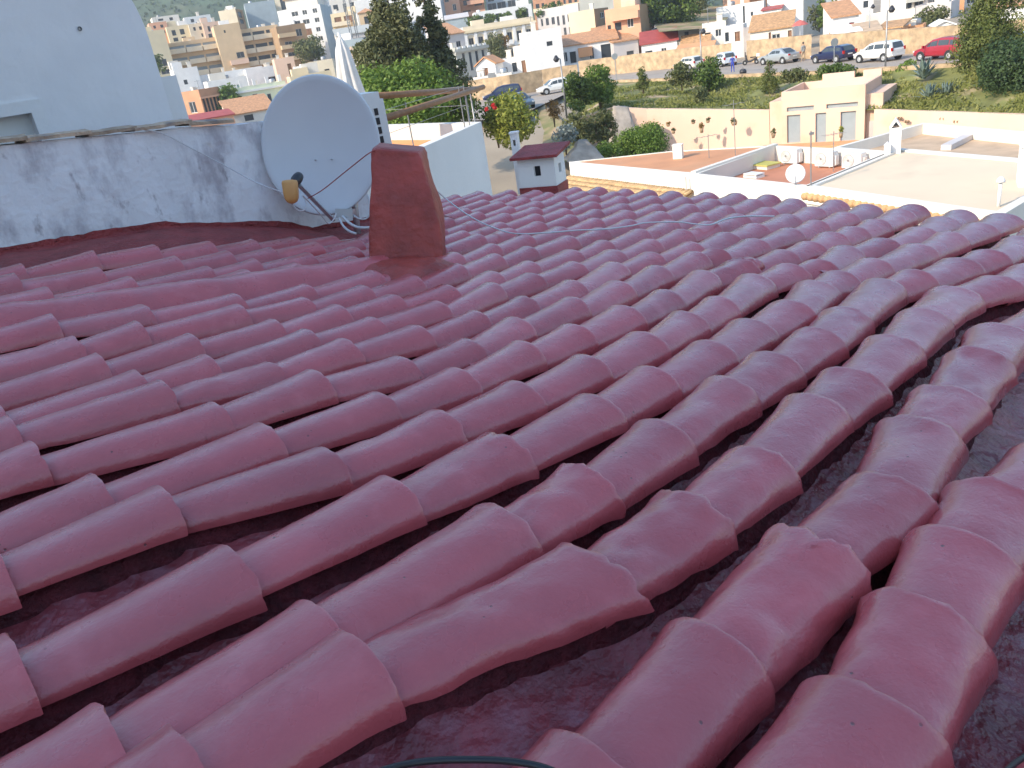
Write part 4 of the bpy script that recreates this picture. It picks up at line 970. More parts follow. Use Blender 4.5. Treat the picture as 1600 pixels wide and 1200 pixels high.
# ================================================================== houses just below the roof
ZR = -5.9
def poly_house(name, label, px, z, zb, wall, deck, par=.0, deckdrop=.12, thick=.22, cat='house'):
    pts = [AZ(x, y, z) for x, y in px]; c = sum(pts, Vector())/len(pts)
    t = thing(name, label, cat, (c.x, c.y, zb)); n = len(pts); mb = MB()
    def inset(i):
        p, a, b = pts[i], pts[i-1], pts[(i+1) % n]; d1, d2 = (p-a).normalized(), (b-p).normalized()
        n1, n2 = Vector((-d1.y, d1.x, 0)), Vector((-d2.y, d2.x, 0)); m_ = (n1+n2); m_ = m_/max(.3, m_.length**2/2)
        if (c-p).dot(m_) < 0: m_ = -m_
        return p+m_*thick
    ins = [inset(i) for i in range(n)]; dz = Vector((0, 0, -deckdrop))
    for i in range(n):
        j = (i+1) % n
        mb.quad((pts[i].x, pts[i].y, zb), (pts[j].x, pts[j].y, zb), pts[j], pts[i]); mb.quad(pts[i], pts[j], ins[j], ins[i]); mb.quad(ins[i], ins[j], ins[j]+dz, ins[i]+dz)
    recalc(mb.build('wall', M[wall], t, world=True))
    mb = MB(); mb.add([p+dz for p in ins], [tuple(range(n))]); mb.build('roof', M[deck], t, world=True)
    return t, pts
# --- orange roofed house
oh, op = poly_house('orange_roof_house', 'long white house with a flat orange roof below the tiled eave', [(889, 253), (1083, 271), (1212, 227), (1048, 236)], ZR, -11, 'whitewarm', 'orangeroof', deckdrop=.03, thick=.12)
mb = MB(); na_ = (op[2]-op[1]); mb.obox((op[1]+op[2])/2+Vector((0,0,.03)), na_/2, Vector((-na_.y, na_.x, 0)).normalized()*.11, Vector((0,0,.05))); mb.build('coping', M['whitewarm'], oh, world=True)
mb = MB(); a_, b_ = op[0], op[1]; dn = Vector(((b_-a_).y, -(b_-a_).x, 0)).normalized(); n_ = 58    # little tiled lean-to below the white wall
for i in range(n_):
    p = a_+(b_-a_)*((i+.5)/n_)+Vector((0,0,-.66)); s = random.Random(i)
    for k_ in range(3):
        q0 = p+dn*(.05+.30*k_)+Vector((0,0,-.11*k_+s.uniform(-.01,.01))); q1 = q0+dn*.36+Vector((0,0,-.09)); mb.tube([q0, q1], .062, 7, r2=.075)
tag(mb.build('eave_tiles', mat('ochre_eave_tiles', (.50,.33,.17), .85, .3, 6), oh, True, world=True), kind='stuff')
mb = MB(); mb.add([a_+dn*.0+Vector((0,0,-.72)), b_+Vector((0,0,-.72)), b_+dn*1.0+Vector((0,0,-1.05)), a_+dn*1.0+Vector((0,0,-1.05))], [(0,1,2,3)]); mb.build('eave_deck', M['terr2'], oh, world=True)
mb = MB(); p = AZ(1072, 276, ZR-.1)+dn*.03; mb.tube([p, p-Vector((0,0,.5))], .03, 6); mb.build('downpipe', M['lilac'], oh, world=True)
ck = thing('chimney', 'small cream chimney standing on the orange roof', 'chimney', tuple(AZ(1060, 247, ZR-.02)), rotz=R_(-28))
mb = MB(); mb.box(-.2, .2, -.15, .15, -.05, .55); mb.build('stack', M['whitewarm'], ck); mb = MB(); mb.box(-.22, .22, -.17, .17, .551, .60); mb.build('cap', M['whitewarm'], ck)
def antenna(label, x, y, z, h, n=4):
    p = AZ(x, y, z); t = thing('tv_antenna', label, 'antenna', tuple(p)); mb = MB(); mb.tube([(0,0,-.05), (0,0,h)], .016, 6); mb.build('mast', M['rail'], t)
    mb = MB(); mb.tube([(-.4,-.1,h*.93), (.4,.1,h*.93)], .009, 5)
    mb.build('boom', M['rail'], t)
    for i in range(n):
        mb = MB(); xx = -.36+.72*i/(n-1); mb.tube([(xx-.05,.22+.1*xx,h*.93), (xx+.05,-.22+.1*xx,h*.93)], .006, 5); mb.build('element', M['rail'], t)
    return t
antenna('rusty tv antenna on the right part of the orange roof', 1108, 246, ZR, .95)
antenna('tall thin antenna mast against the peach wall by the orange roof', 1149, 242, ZR, 2.2, 3)
# --- terrace with air conditioners
th2, tp = poly_house('aircon_terrace', 'sunken terrace house with orange red floor holding three air conditioners', [(1083, 272), (1262, 291), (1395, 236), (1210, 227)], ZR, -11, 'whitewarm', 'orangefloor', deckdrop=.62, thick=.16)
ZT2 = ZR-.62
def on_t(x, y): return AZ(x, y, ZT2)
azr = math.atan2((tp[1]-tp[0]).y, (tp[1]-tp[0]).x)
for lab, x, y in (('left white air conditioner of the three on the orange terrace', 1236, 256), ('middle white air conditioner of the three on the orange terrace', 1291, 261), ('right white air conditioner half hidden by the beige flat roof', 1334, 264)):
    aircon('air_conditioner', lab, tuple(on_t(x, y)), azr-R_(-8), .80, .62, .34, 'air conditioners on the orange terrace')
def small_dish(label, P, r_, face, mast=.5, m='dish'):
    t = thing('satellite_dish', label, 'satellite dish', tuple(P)); fd = Vector(face).normalized(); Mx = Matrix.Translation(Vector((0,0,mast))) @ fd.to_track_quat('Z', 'Y').to_matrix().to_4x4()
    mb = MB(); mb.lathe([(.001, -.12*r_*2), (r_*.5, -.09*r_*2), (r_*.85, -.03*r_*2), (r_, 0), (r_*1.02, -.01), (r_*.85, -.04*r_*2-.015), (.001, -.13*r_*2-.015)], 22, Mx); mb.build('reflector', M[m], t, True)
    mb = MB(); mb.tube([(0,0,-.1), tuple(Vector((0,0,mast))-fd*.2*r_*2)], .02, 6); mb.build('mast', M['galv'], t)
    mb = MB(); mb.tube([Mx @ Vector((0,-r_,0)), Mx @ Vector((0,-r_*.4,r_*.9))], .012, 5); mb.build('feed_arm', M['galv'], t)
    return t
small_dish('small round satellite dish on the white wall of the orange terrace', AZ(1243, 289, ZR), .31, (-.35, -.9, .3), .38)
bx = thing('roof_hatch', 'flat white box with a yellow green lid on the orange terrace', 'box', tuple(on_t(1196, 262)), azr)
mb = MB(); mb.box(-.45, .45, -.35, .35, 0, .14); mb.build('box', M['whitewarm'], bx); mb = MB(); mb.box(-.5, .5, -.4, .4, .141, .19); mb.build('lid', mat('yellow_green_lid', (.50,.46,.12), .7), bx)
bx = thing('white_crate', 'low white slatted box lying on the near edge of the orange terrace', 'box', tuple(on_t(1178, 277)), azr)
mb = MB(); mb.box(-.36, .36, -.22, .22, 0, .1); mb.box(-.34, .34, -.24, -.221, .02, .05); mb.build('box', M['acwhite'], bx)
mb = MB(); mb.box(-.36, .36, -.22, .22, .13, .17); mb.build('lid', M['acwhite'], bx)
pl = thing('steel_mast', 'slender dark steel mast rising beside the small dish on the terrace', 'pole', tuple(AZ(1267, 290, ZR)))
mb = MB(); mb.tube([(0,0,-.3), (0,0,1.75)], .022, 6); mb.build('pole', M['rail'], pl); mb = MB(); mb.box(-.05, .09, -.03, .03, 1.62, 1.70); mb.build('bracket', M['rail'], pl)
antenna('spindly tv antenna between the air conditioners', 1302, 268, ZT2, 1.5, 5)
# --- beige flat roof
fh, fp = poly_house('flat_roof_house', 'white house with a broad beige flat roof and tile ends under its edge', [(1258, 291), (1566, 336), (1700, 256), (1404, 231)], ZR, -11, 'whitewarm', 'beigeroof', deckdrop=.07, thick=.26)
a_, b_ = fp[0], fp[1]; dn = Vector(((b_-a_).y, -(b_-a_).x, 0)).normalized(); n_ = 28
etm = mat('pale_terracotta_tile_end', (.56, .33, .16), .85, .15, 8, rnd=.15)
for i in range(n_):
    p = a_+(b_-a_)*((i+.4)/n_)+Vector((0,0,-.30)); mb = MB(); r_ = (b_-a_).length/n_*.44
    mb.tube([p-dn*.1, p+dn*.16], r_, 9, r2=r_*1.06); mb.build('eave_tile', etm if i != 19 else M['orangep'], fh, True, world=True)
mb = MB(); mb.obox((a_+b_)/2+dn*.07+Vector((0,0,-.46)), (b_-a_)/2, dn*.068, Vector((0,0,.05))); mb.build('cornice', M['whitewarm'], fh, world=True)
def peaked_chimney(label, P, w, d, h, rz):
    t = thing('chimney', label, 'chimney', tuple(P), rz); mb = MB(); z1 = h*.72
    mb.add([(-w/2,-d/2,-.1),(w/2,-d/2,-.1),(w/2,d/2,-.1),(-w/2,d/2,-.1),(-w/2,-d/2,z1),(w/2,-d/2,z1),(w/2,d/2,z1),(-w/2,d/2,z1)], [(0,1,5,4),(1,2,6,5),(2,3,7,6),(3,0,4,7),(4,5,6,7)]); mb.build('stack', M['white'], t)
    mb = MB()
    for s in (-1, 1): mb.add([(s*w*.56,-d*.55,z1+.004),(s*w*.40,-d*.55,z1+.004),(0,-d*.55,h-.1),(0,-d*.55,h),(s*w*.56,d*.55,z1+.004),(s*w*.40,d*.55,z1+.004),(0,d*.55,h-.1),(0,d*.55,h)], [(0,1,2,3),(4,5,6,7),(0,3,7,4),(1,2,6,5),(0,1,5,4)])
    recalc(mb.build('peaked_cap', M['white'], t)); mb = MB(); mb.add([(-w*.38,d*.5,z1+.006),(w*.38,d*.5,z1+.006),(0,d*.5,h-.1)], [(0,1,2)]); mb.build('opening', M['greyblue'], t); return t
peaked_chimney('tall white chimney with a peaked cap on the back corner of the beige roof', AZ(1398, 236, ZR), .38, .42, 1.18, R_(-26))
peaked_chimney('short white chimney with a peaked cap in front of the tall one', AZ(1386, 240, ZR), .21, .2, .42, R_(-26))
vp = thing('vent_pipe', 'thin white vent pipe with a round cap on the near corner of the beige roof', 'pipe', tuple(AZ(1560, 322, ZR-.05)))
mb = MB(); mb.tube([(0,0,-.05), (0,0,.62)], .045, 10); mb.build('pipe', M['white'], vp, True); mb = MB(); mb.lathe([(0,.78),(.05,.76),(.105,.68),(.11,.63),(0,.63)], 14); mb.build('cap', M['white'], vp, True)
bx = thing('stair_bulkhead', 'white stair bulkhead at the right edge of the beige roof', 'bulkhead', tuple(AZ(1612, 288, ZR-.07)), R_(-30)); mb = MB(); mb.box(-.35, .6, -.3, .6, 0, 1.1); mb.build('wall', M['white'], bx); mb = MB(); mb.box(-.4, .65, -.35, .65, 1.1+.003, 1.2); mb.build('roof', M['white'], bx)
# --- house behind it with sand coloured roofs
kh, kp = poly_house('sand_roof_house', 'house with two sand coloured roof decks behind the beige flat roof', [(1300, 231), (1700, 262), (1700, 214), (1442, 192)], -6.3, -11, 'whitewarm', 'sandroof', deckdrop=.45, thick=.2)
mb = MB(); p, q_ = AZ(1478, 232, -6.68), AZ(1512, 215, -6.68); dv = (q_-p); mb.obox((p+q_)/2, dv/2, Vector((-dv.y, dv.x, 0)).normalized()*.2, Vector((0,0,.14))); mb.build('divider', M['lilac'], kh, world=True)
for x, y in ((1415, 207), (1535, 206)):
    mb = MB(); P = AZ(x, y, -6.5); mb.lathe([(.09,-.06),(.09,.06),(.06,.06),(.06,-.06)], 12, Matrix.Translation(P) @ Matrix.Rotation(math.pi/2, 4, 'X')); mb.build('drain_ring', M['galv'], kh, world=True)
# --- peach building with three doors
pb_, W, H, dp_ = bld('peach_building', 'peach flat roofed building with three grey blue doors below the slope', 1224, 1345, 142, 219, 54, -14, 5.2, 'peach', roofm='peach', sink=1.5, cat='building', par=.55,
    wins=[(.066,.235,.02,.55,'l'), (.42,.55,.0,.55,'l'), (.72,.90,.0,.54,'l'), (.066,.40,.62,.70,'l'), (.55,.92,.62,.70,'l')])
for i, (x0, x1) in enumerate(((-.23*W, .17*W), (.28*W, .5*W))):
    mb = MB(); mb.box(x0, x1, dp_-.2, dp_+.1, H+.003, H+.42); mb.build('parapet_block', M['peach'], pb_)
mb = MB(); mb.box(W/2+.003, W/2+1.0, .5, dp_, 0, H-.65); mb.build('side_wing', M['peach'], pb_)
mb = MB(); mb.box(-W/2-1.0, -W/2-.003, .6, dp_, 0, H-.65); mb.build('side_wing', M['peach'], pb_)
mb = MB(); mb.box(-W/2-1.3, W/2+1.4, -1.5, -.003, 1.2, 1.5); mb.build('ledge', M['orangep'], pb_)
mb = MB(); mb.box(W/2+.2, W/2+.9, .44, .497, 1.5, 2.6); mb.build('meter_cabinet', M['lilac'], pb_)
# plant pots and marks on the left retaining wall
def wall_item(x, y, D, name, label, w, h, m, cat, kind='bush'):
    P = A(x, y, D); t = thing(name, label, cat, tuple(P)); mb = MB(); mb.lathe([(0,-h*.5),(w*.30,-h*.5),(w*.42,0),(w*.36,0),(0,-.02)], 12); mb.build('pot', M['brown'], t, True)
    bl = [((P.x+RNG.uniform(-.25,.25)*w, P.y-.05, P.z+RNG.uniform(0,.4)*h), (w*.33,w*.2,h*.3), RNG.uniform(.2,.8)) for _ in range(5)]
    C, Nn, S, T = blobs_leaves(bl, 1500, .06); leaf_mesh('leaves', C, Nn, S, M[m], t, T)
G_ = 'plant pots on the peach retaining wall'
for i, (x, y, D, w, h, m, lb) in enumerate(((998, 204, 61, .5, .5, 'leaf_olive', 'lone olive plant pot at the left end of the peach wall'), (1044, 194, 60, .6, .5, 'leaf_rust', 'upper of two rusty plant pots side by side on the peach wall'), (1052, 204, 60, .55, .7, 'leaf_dark', 'lower dark plant pot of the pair on the peach wall'), (1083, 190, 59, .55, .5, 'leaf_dark', 'round dark plant pot left of the orange flowers'), (1096, 200, 59, .6, 1.1, 'leaf_rust', 'tall pot of orange flowers in the middle of the peach wall'), (1106, 188, 59, .6, .55, 'leaf_dark', 'round dark plant pot right of the orange flowers'), (1147, 190, 58, .9, .8, 'leaf_olive', 'large olive plant pot near the right end of the peach wall'), (1208, 208, 53.5, .5, 1.0, 'leaf_olive', 'green plant in the corner of the peach building'), (1314, 207, 52, .5, 1.0, 'leaf_yellow', 'yellow flowering pot in front of the right grey blue door'))):
    wall_item(x, y, D-.5, 'plant_pot', lb, w*.62, h*.62, m, 'plant')
for i, (x, y) in enumerate(((1404,185),(1408,185.3),(1415,190),(1419,190.2),(1470,185.5),(1475,185.7),(1492,190),(1497,190.2),(1536,182),(1540,182),(1563,182.6),(1569,183),(1580,193),(1586,193))):
    P = A(x, y, along(wall_r, (x-1366)/394).dot(FW)-.1); mb = MB(); mb.lathe([(.09,.05),(.09,-.05),(.05,-.05),(.05,.02),(0,.02)], 8, Matrix.Translation(P) @ Matrix.Rotation(math.pi/2, 4, 'X')); mb.build('drain_hole', M['brown'], rwr, world=True)
# stone buttress and rubble walls left of the peach wall
bt = thing('stone_buttress', 'grey stone buttress at the left end of the peach retaining wall', 'wall', tuple(A(978, 222, 60)))
mb = MB(); rings = []
for i in range(8):
    s = i/7; c = A(975-6*s, 228-62*s, 60); rings.append((c, RT*(1.05-.55*s), Vector((0,1,0))*(1.0-.4*s)))
slab_rings(mb, rings, 6, 9, .18); mb.build('stonework', M['stonegrey'], bt, True, world=True)
gw = thing('garden_wall', 'tan rubble garden wall running left from the stone buttress', 'wall', tuple(A(930, 190, 61)))
mb = MB(); a_, b_ = A(905, 184, 60), A(968, 165, 62)
for aa, bb in ((a_, b_),):
    mb.grid(lambda i, j: aa+(bb-aa)*i+Vector((0,0,-2.2+2.2*j))+Vector((0,-.15*fbm((i*20,j*6,1)),.08*fbm((i*14,j,2)))), 24, 6); mb.grid(lambda i, j: aa+(bb-aa)*i+Vector((0,.5*j,.06*fbm((i*14,1,2)))), 24, 1)
mb.build('stonework', M['stone'], gw, True, world=True)
rk = thing('rock', 'grey sloping boulder among the bushes above the orange roof', 'rock', tuple(A(915, 245, 50)))
mb = MB(); rings = [(A(915-4*s, 250-32*s, 50), RT*(1.25-1.0*s), Vector((0,1,0))*(1-.8*s)) for s in (0,.2,.4,.6,.8,1)]; slab_rings(mb, rings, 6, 21, .16); mb.build('stone', M['stonegrey'], rk, True, world=True)
pth = [AZ(x, y, z) for x, y, z in ((868, 262, -8.4), (905, 240, -8.2), (895, 205, -7.6), (868, 178, -6.9), (850, 162, -6.45), (838, 172, -6.7), (850, 205, -7.7), (846, 240, -8.3))]
mb = MB(); mb.add(pth, [tuple(range(len(pth)))]); tag(mb.build('path', M['soil'], None), kind='structure')

# ================================================================== cars
PROF = {
 'hatch': [(0,.34,.52,.53,.84),(.015,.24,.60,.61,.93),(.10,.20,.62,.93,.98),(.22,.19,.62,.995,1),(.42,.19,.61,1.0,1),(.54,.19,.60,.965,1),(.70,.19,.59,.61,.99),(.86,.20,.55,.56,.96),(.965,.22,.46,.47,.88),(1,.30,.40,.41,.76)],
 'sedan': [(0,.34,.55,.56,.84),(.015,.24,.64,.65,.92),(.13,.20,.66,.67,.98),(.28,.19,.65,.96,1),(.42,.19,.64,1.0,1),(.54,.19,.63,.97,1),(.70,.19,.62,.64,.99),(.87,.20,.57,.58,.95),(.97,.22,.48,.49,.87),(1,.30,.42,.43,.76)],
 'mpv': [(0,.34,.54,.55,.86),(.012,.24,.60,.62,.94),(.06,.20,.60,.94,.98),(.20,.19,.60,.995,1),(.45,.19,.59,1.0,1),(.60,.19,.58,.93,1),(.78,.19,.57,.60,.98),(.90,.20,.52,.53,.94),(.97,.22,.45,.46,.87),(1,.30,.38,.39,.76)]}
def car(label, P, heading, L, W, H, prof, paint, group='cars along the street'):
    t = thing('parked_car', label, 'car', tuple(P), heading, group); st = PROF[prof]; hw_ = W/2
    secs = []
    for tt, zb_, zbelt, ztop, wf in st:
        x = -L/2+tt*L; w = hw_*wf; tw = w*(.78 if ztop-zbelt > .15 else .93); b0, b1, b2 = zb_*H, zbelt*H, ztop*H
        half = [(0,b0),(w*.88,b0),(w*.985,b0+.10),(w,b0+(b1-b0)*.62),(w*.955,b1),(tw,b2-.05*(1 if ztop-zbelt > .15 else .2)),(tw*.82,b2),(0,b2+.005)]
        secs.append((x, half))
    def ring(x, half): return [(x, y, z) for y, z in half]+[(x, -y, z) for y, z in half[-2:0:-1]]
    mb = MB(); n = len(ring(*secs[0])); k = len(secs)
    mb.add([p for s in secs for p in ring(*s)], [(i*n+j, i*n+(j+1)%n, (i+1)*n+(j+1)%n, (i+1)*n+j) for i in range(k-1) for j in range(n)]+[tuple(range(n)), tuple((k-1)*n+j for j in range(n))[::-1]])
    body = recalc(mb.build('body', paint, t, False))
    md = body.modifiers.new('b', 'BEVEL'); md.width = .035; md.segments = 2; md.limit_method = 'ANGLE'; md.angle_limit = R_(18)
    cab = [i for i, s in enumerate(st) if s[3]-s[2] > .15]; i0, i1 = cab[0], cab[-1]
    def sp(i, f, sgn, o=.014):                      # point on the side glass between belt (4) and cant rail (5)
        x, hlf = secs[i]; (y0, z0), (y1, z1) = hlf[4], hlf[5]; return Vector((x, sgn*(y0+(y1-y0)*f+o), z0+(z1-z0)*f))
    for sgn in (1, -1):
        for a, b in zip(range(i0, i1), range(i0+1, i1+1)):
            mb = MB(); q = [sp(a,.16,sgn), sp(b,.16,sgn), sp(b,.84,sgn), sp(a,.84,sgn)]; cen = sum(q, Vector())/4
            q = [cen+(p-cen)*.90 for p in q]; mb.quad(*q); mb.build('side_window', M['carglass'], t)
        mb = MB(); a, b = sp(i1,.16,sgn), sp(i1,.80,sgn); c = Vector((secs[i1+1][0]*.45+secs[i1][0]*.55, a.y, a.z)); mb.add([a, c, b], [(0,1,2)]); mb.build('quarter_window', M['carglass'], t)
    def glass_between(i, j, nm):
        (xa, ha), (xb, hb) = secs[i], secs[j]; ya, za = ha[6]; yb_, zb2 = hb[6]; d = Vector((xb-xa, 0, zb2-za)); nv = Vector((-d.z, 0, d.x)).normalized(); nv = nv if nv.z > 0 else -nv
        P4 = [Vector((xa,-ya*1.02,za)), Vector((xa,ya*1.02,za)), Vector((xb,yb_*1.05,zb2)), Vector((xb,-yb_*1.05,zb2))]; cen = sum(P4, Vector())/4
        mb = MB(); mb.quad(*[cen+(p-cen)*.88+nv*.03 for p in P4]); mb.build(nm, M['carglass'], t)
    glass_between(i1, i1+1, 'windscreen'); glass_between(i0, i0-1, 'rear_window')
    for fx in (.185, .80):
        for sgn in (1, -1):
            x = -L/2+fx*L; y = sgn*(hw_-.085); Mx = Matrix.Translation((x, y, .31)) @ Matrix.Rotation(-sgn*math.pi/2, 4, 'X')
            mb = MB(); mb.lathe([(.19,.10),(.27,.115),(.31,.09),(.315,0),(.31,-.09),(.27,-.11),(.0,-.1)], 20, Mx); wh = mb.build('wheel', M['tyre'], t, True)
            mb = MB(); mb.lathe([(.195,.10),(.175,.108),(.15,.095),(.06,.085),(.045,.11),(0,.11)], 14, Mx); mb.build('rim', M['rim'], wh, True)
            mb = MB(); Ma = Matrix.Translation((x, sgn*(hw_+.004), .33)) @ Matrix.Rotation(-sgn*math.pi/2, 4, 'X'); mb.lathe([(.375,-.05),(.38,.004),(.30,.004),(.30,-.05)], 20, Ma); mb.build('wheel_arch', M['darkplastic'], t, True)
    for sgn in (1, -1):
        mb = MB(); y = sgn*hw_*.80; z0 = st[1][2]*H; mb.box(-L/2-.012, -L/2+.10, y-.10, y+.10, z0-.16, z0+.10 if prof != 'sedan' else z0); mb.build('tail_light', M['taillight'], t)
        mb = MB(); y = sgn*hw_*.66; mb.box(L/2-.16, L/2+.005, y-.13, y+.13, .40*H, .47*H); mb.build('headlight', M['headlight'], t)
        mb = MB(); x = secs[i1+1][0]-.12*L*.3; mb.box(x-.06, x+.06, sgn*(hw_+.0)-.02*sgn-.07, sgn*hw_+.07+.02*sgn, .60*H, .70*H); mb.build('mirror', paint, t)
    mb = MB(); mb.box(-L/2-.014, -L/2+.03, -.25, .25, .42*H, .49*H); mb.build('number_plate', M['frame'], t)
    mb = MB(); mb.box(-L/2-.03, -L/2+.02, -hw_*.82, hw_*.82, .25*H, .33*H); mb.box(L/2-.04, L/2+.01, -hw_*.72, hw_*.72, .25*H, .33*H); mb.build('bumper', paint, t)
    return t
def carpaint(name, col, metal=0.0): return mat(name, col, .28, .03, 1, metal=metal, coat=.6)
cp = {k: carpaint(k+'_car_paint', c, mt) for k, c, mt in (('cream', (.70,.68,.58), 0), ('icy', (.62,.68,.74), .1), ('silver', (.42,.45,.46), .4), ('navy', (.012,.017,.065), .1), ('white', (.74,.73,.70), 0), ('red', (.36,.015,.03), .1), ('slate', (.09,.13,.17), .3))}
def street_heading(x, y):
    a, b = AZ(x-25, y+2, ZS), AZ(x+25, y-2, ZS); best = min(fw2, key=lambda p: (p-AZ(x, y, ZS)).length); i = fw2.index(best); i = max(1, min(len(fw2)-2, i)); d = fw2[i-1]-fw2[i+1]
    return math.atan2(d.y, d.x)
for lab, x, y, L, W, H, pr, pt_, dh in (
  ('cream white hatchback, leftmost car beside the bush on the street', 1076, 109, 3.9, 1.65, 1.42, 'hatch', 'cream', 0),
  ('icy white hatchback seen from behind, second car from the left bush', 1131, 103, 3.8, 1.65, 1.45, 'hatch', 'icy', -18),
  ('silver grey saloon car parked between the scooter and the standing man', 1217, 99, 4.5, 1.72, 1.42, 'sedan', 'silver', 0),
  ('dark navy blue car parked right of the standing man', 1301, 96.5, 4.3, 1.72, 1.42, 'hatch', 'navy', 0),
  ('white family car with red tail lights beside the street lamp', 1372, 95.5, 4.1, 1.70, 1.55, 'mpv', 'white', 0),
  ('dark red hatchback parked left of the tall cypress', 1471, 92, 4.1, 1.70, 1.58, 'mpv', 'red', 0),
  ('pale car mostly hidden behind the tall cypress at the right edge', 1566, 86, 4.0, 1.70, 1.45, 'hatch', 'icy', 0)):
    car(lab, AZ(x, y, ZS), street_heading(x, y)+R_(dh), L, W, H, pr, cp[pt_], 'cars parked along the stone wall')
def hd_az(d): return R_(90-d)
car('white car parked by the rubble wall left of the round bushes', AZ(868, 145, ZS), R_(180+8), 4.0, 1.7, 1.5, 'mpv', cp['white'], 'cars at the bend of the street')
car('dark blue car standing in the shade at the bend of the street', AZ(786, 157, ZS), R_(180), 4.4, 1.75, 1.6, 'mpv', cp['navy'], 'cars at the bend of the street')
car('slate grey car pointing towards the camera behind the red flowers', AZ(813, 170, ZS), R_(-70), 4.1, 1.7, 1.45, 'hatch', cp['slate'], 'cars at the bend of the street')
# scooter
sc = thing('scooter', 'parked dark scooter between the white hatchback and the silver saloon', 'scooter', tuple(AZ(1173, 101, ZS)), street_heading(1173, 101)+R_(35))
for x in (-.6, .6):
    mb = MB(); Mx = Matrix.Translation((x,0,.25)) @ Matrix.Rotation(math.pi/2, 4, 'X'); mb.lathe([(.10,.05),(.2,.05),(.25,.03),(.25,-.03),(.2,-.05),(.10,-.05)], 14, Mx); w_ = mb.build('wheel', M['tyre'], sc, True); mb = MB(); mb.lathe([(.12,.03),(0,.04)], 12, Mx); mb.build('rim', M['rim'], w_)
mb = MB(); mb.tube([(-.65,0,.55),(-.35,0,.5),(0,0,.35),(.3,0,.34),(.45,0,.6),(.5,0,.95)], .11, 8); mb.build('body', M['darkplastic'], sc, True)
mb = MB(); mb.box(-.75, .02, -.14, .14, .66, .76); mb.build('seat', M['black'], sc); mb = MB(); mb.tube([(.5,-.32,1.0),(.46,0,1.02),(.5,.32,1.0)], .02, 6); mb.build('handlebar', M['rail'], sc)
mb = MB(); mb.box(-.95, -.62, -.17, .17, .74, 1.02); mb.build('top_box', M['icy'] if 'icy' in M else M['frame'], sc); mb = MB(); mb.box(.5, .56, -.16, .16, .95, 1.3); mb.build('windshield', M['carglass'], sc)

# ================================================================== people
def person(label, P, rotz, top_m, leg_m, h=1.74, pose='stand'):
    t = thing('person', label, 'person', tuple(P), rotz); s = h/1.74
    J = {'pel': (0,0,.95,.145), 'wst': (0,.0,1.08,.135), 'chs': (0,.0,1.30,.155), 'nck': (0,.0,1.47,.065), 'hd0': (0,-.01,1.55,.075), 'hd1': (0,-.015,1.645,.095), 'hd2': (0,-.005,1.72,.07)}
    E_ = [('pel','wst'),('wst','chs'),('chs','nck'),('nck','hd0'),('hd0','hd1'),('hd1','hd2')]
    for sg, q in ((1, 'r'), (-1, 'l')):
        f = .10 if sg > 0 else -.06
        J.update({q+'hp': (sg*.10,0,.90,.105), q+'kn': (sg*.12,-f,.49,.065), q+'an': (sg*.13,-f*.3,.09,.045), q+'to': (sg*.15,-f*.3-.16,.045,.038),
                  q+'sh': (sg*.19,0,1.38,.07), q+'el': (sg*.25,.03,1.10,.046), q+'wr': (sg*.25,-.12,.90,.032), q+'hn': (sg*.245,-.17,.83,.036)})
        E_ += [('pel',q+'hp'),(q+'hp',q+'kn'),(q+'kn',q+'an'),(q+'an',q+'to'),('chs',q+'sh'),(q+'sh',q+'el'),(q+'el',q+'wr'),(q+'wr',q+'hn')]
    names = list(J); me = bpy.data.meshes.new('body'); me.from_pydata([(J[n_][0]*s, J[n_][1]*s, J[n_][2]*s) for n_ in names], [(names.index(a), names.index(b)) for a, b in E_], [])
    o = bpy.data.objects.new('body', me); COL.objects.link(o); o.modifiers.new('s', 'SKIN'); 
    for i, n_ in enumerate(names):
        r_ = J[n_][3]*s; me.skin_vertices[0].data[i].radius = (r_, r_*(.72 if n_ in ('pel','wst','chs') else 1)); me.skin_vertices[0].data[i].use_root = (n_ == 'pel')
    sb = o.modifiers.new('d', 'SUBSURF'); sb.levels = 1; sb.render_levels = 1
    dg = bpy.context.evaluated_depsgraph_get(); m2 = bpy.data.meshes.new_from_object(o.evaluated_get(dg)); o.modifiers.clear(); o.data = m2
    for m_ in (M['skin'], M[top_m], M[leg_m]): m2.materials.append(m_)
    for p in m2.polygons:
        p.use_smooth = True; c = p.center/s
        p.material_index = 0 if c.z > 1.46 or (abs(c.x) > .17 and c.z < 1.05 and c.z > .7) else (1 if c.z > .93 else 2)
    o.parent = t
    mb = MB(); mb.lathe([(.001,.135),(.06,.125),(.095,.07),(.10,.0),(.085,-.03)], 14, Matrix.Translation((0,.012*s,1.65*s)) @ Matrix.Scale(s, 4)); mb.build('hair', M['hair'], t, True)
    return t
person('man in a grey shirt and shorts standing behind the silver saloon', AZ(1255, 96, ZS), R_(200), 'cl_grey', 'cl_tan')
person('person in blue clothes walking on the near side of the street', AZ(1145, 113, ZS), R_(160), 'cl_blue', 'cl_blue', 1.6)
bg_ = thing('bag', 'small dark bag standing on the kerb wall right of the person in blue', 'bag', tuple(A(1161, 113, 72)-Vector((0,0,.12)))); mb = MB(); mb.lathe([(0,0),(.3,0),(.33,.2),(.24,.38),(0,.4)], 10); mb.build('sack', M['darkplastic'], bg_, True); mb = MB(); mb.tube([(-.15,0,.36),(0,0,.52),(.15,0,.36)], .02, 5); mb.build('handle', M['darkplastic'], bg_, True)

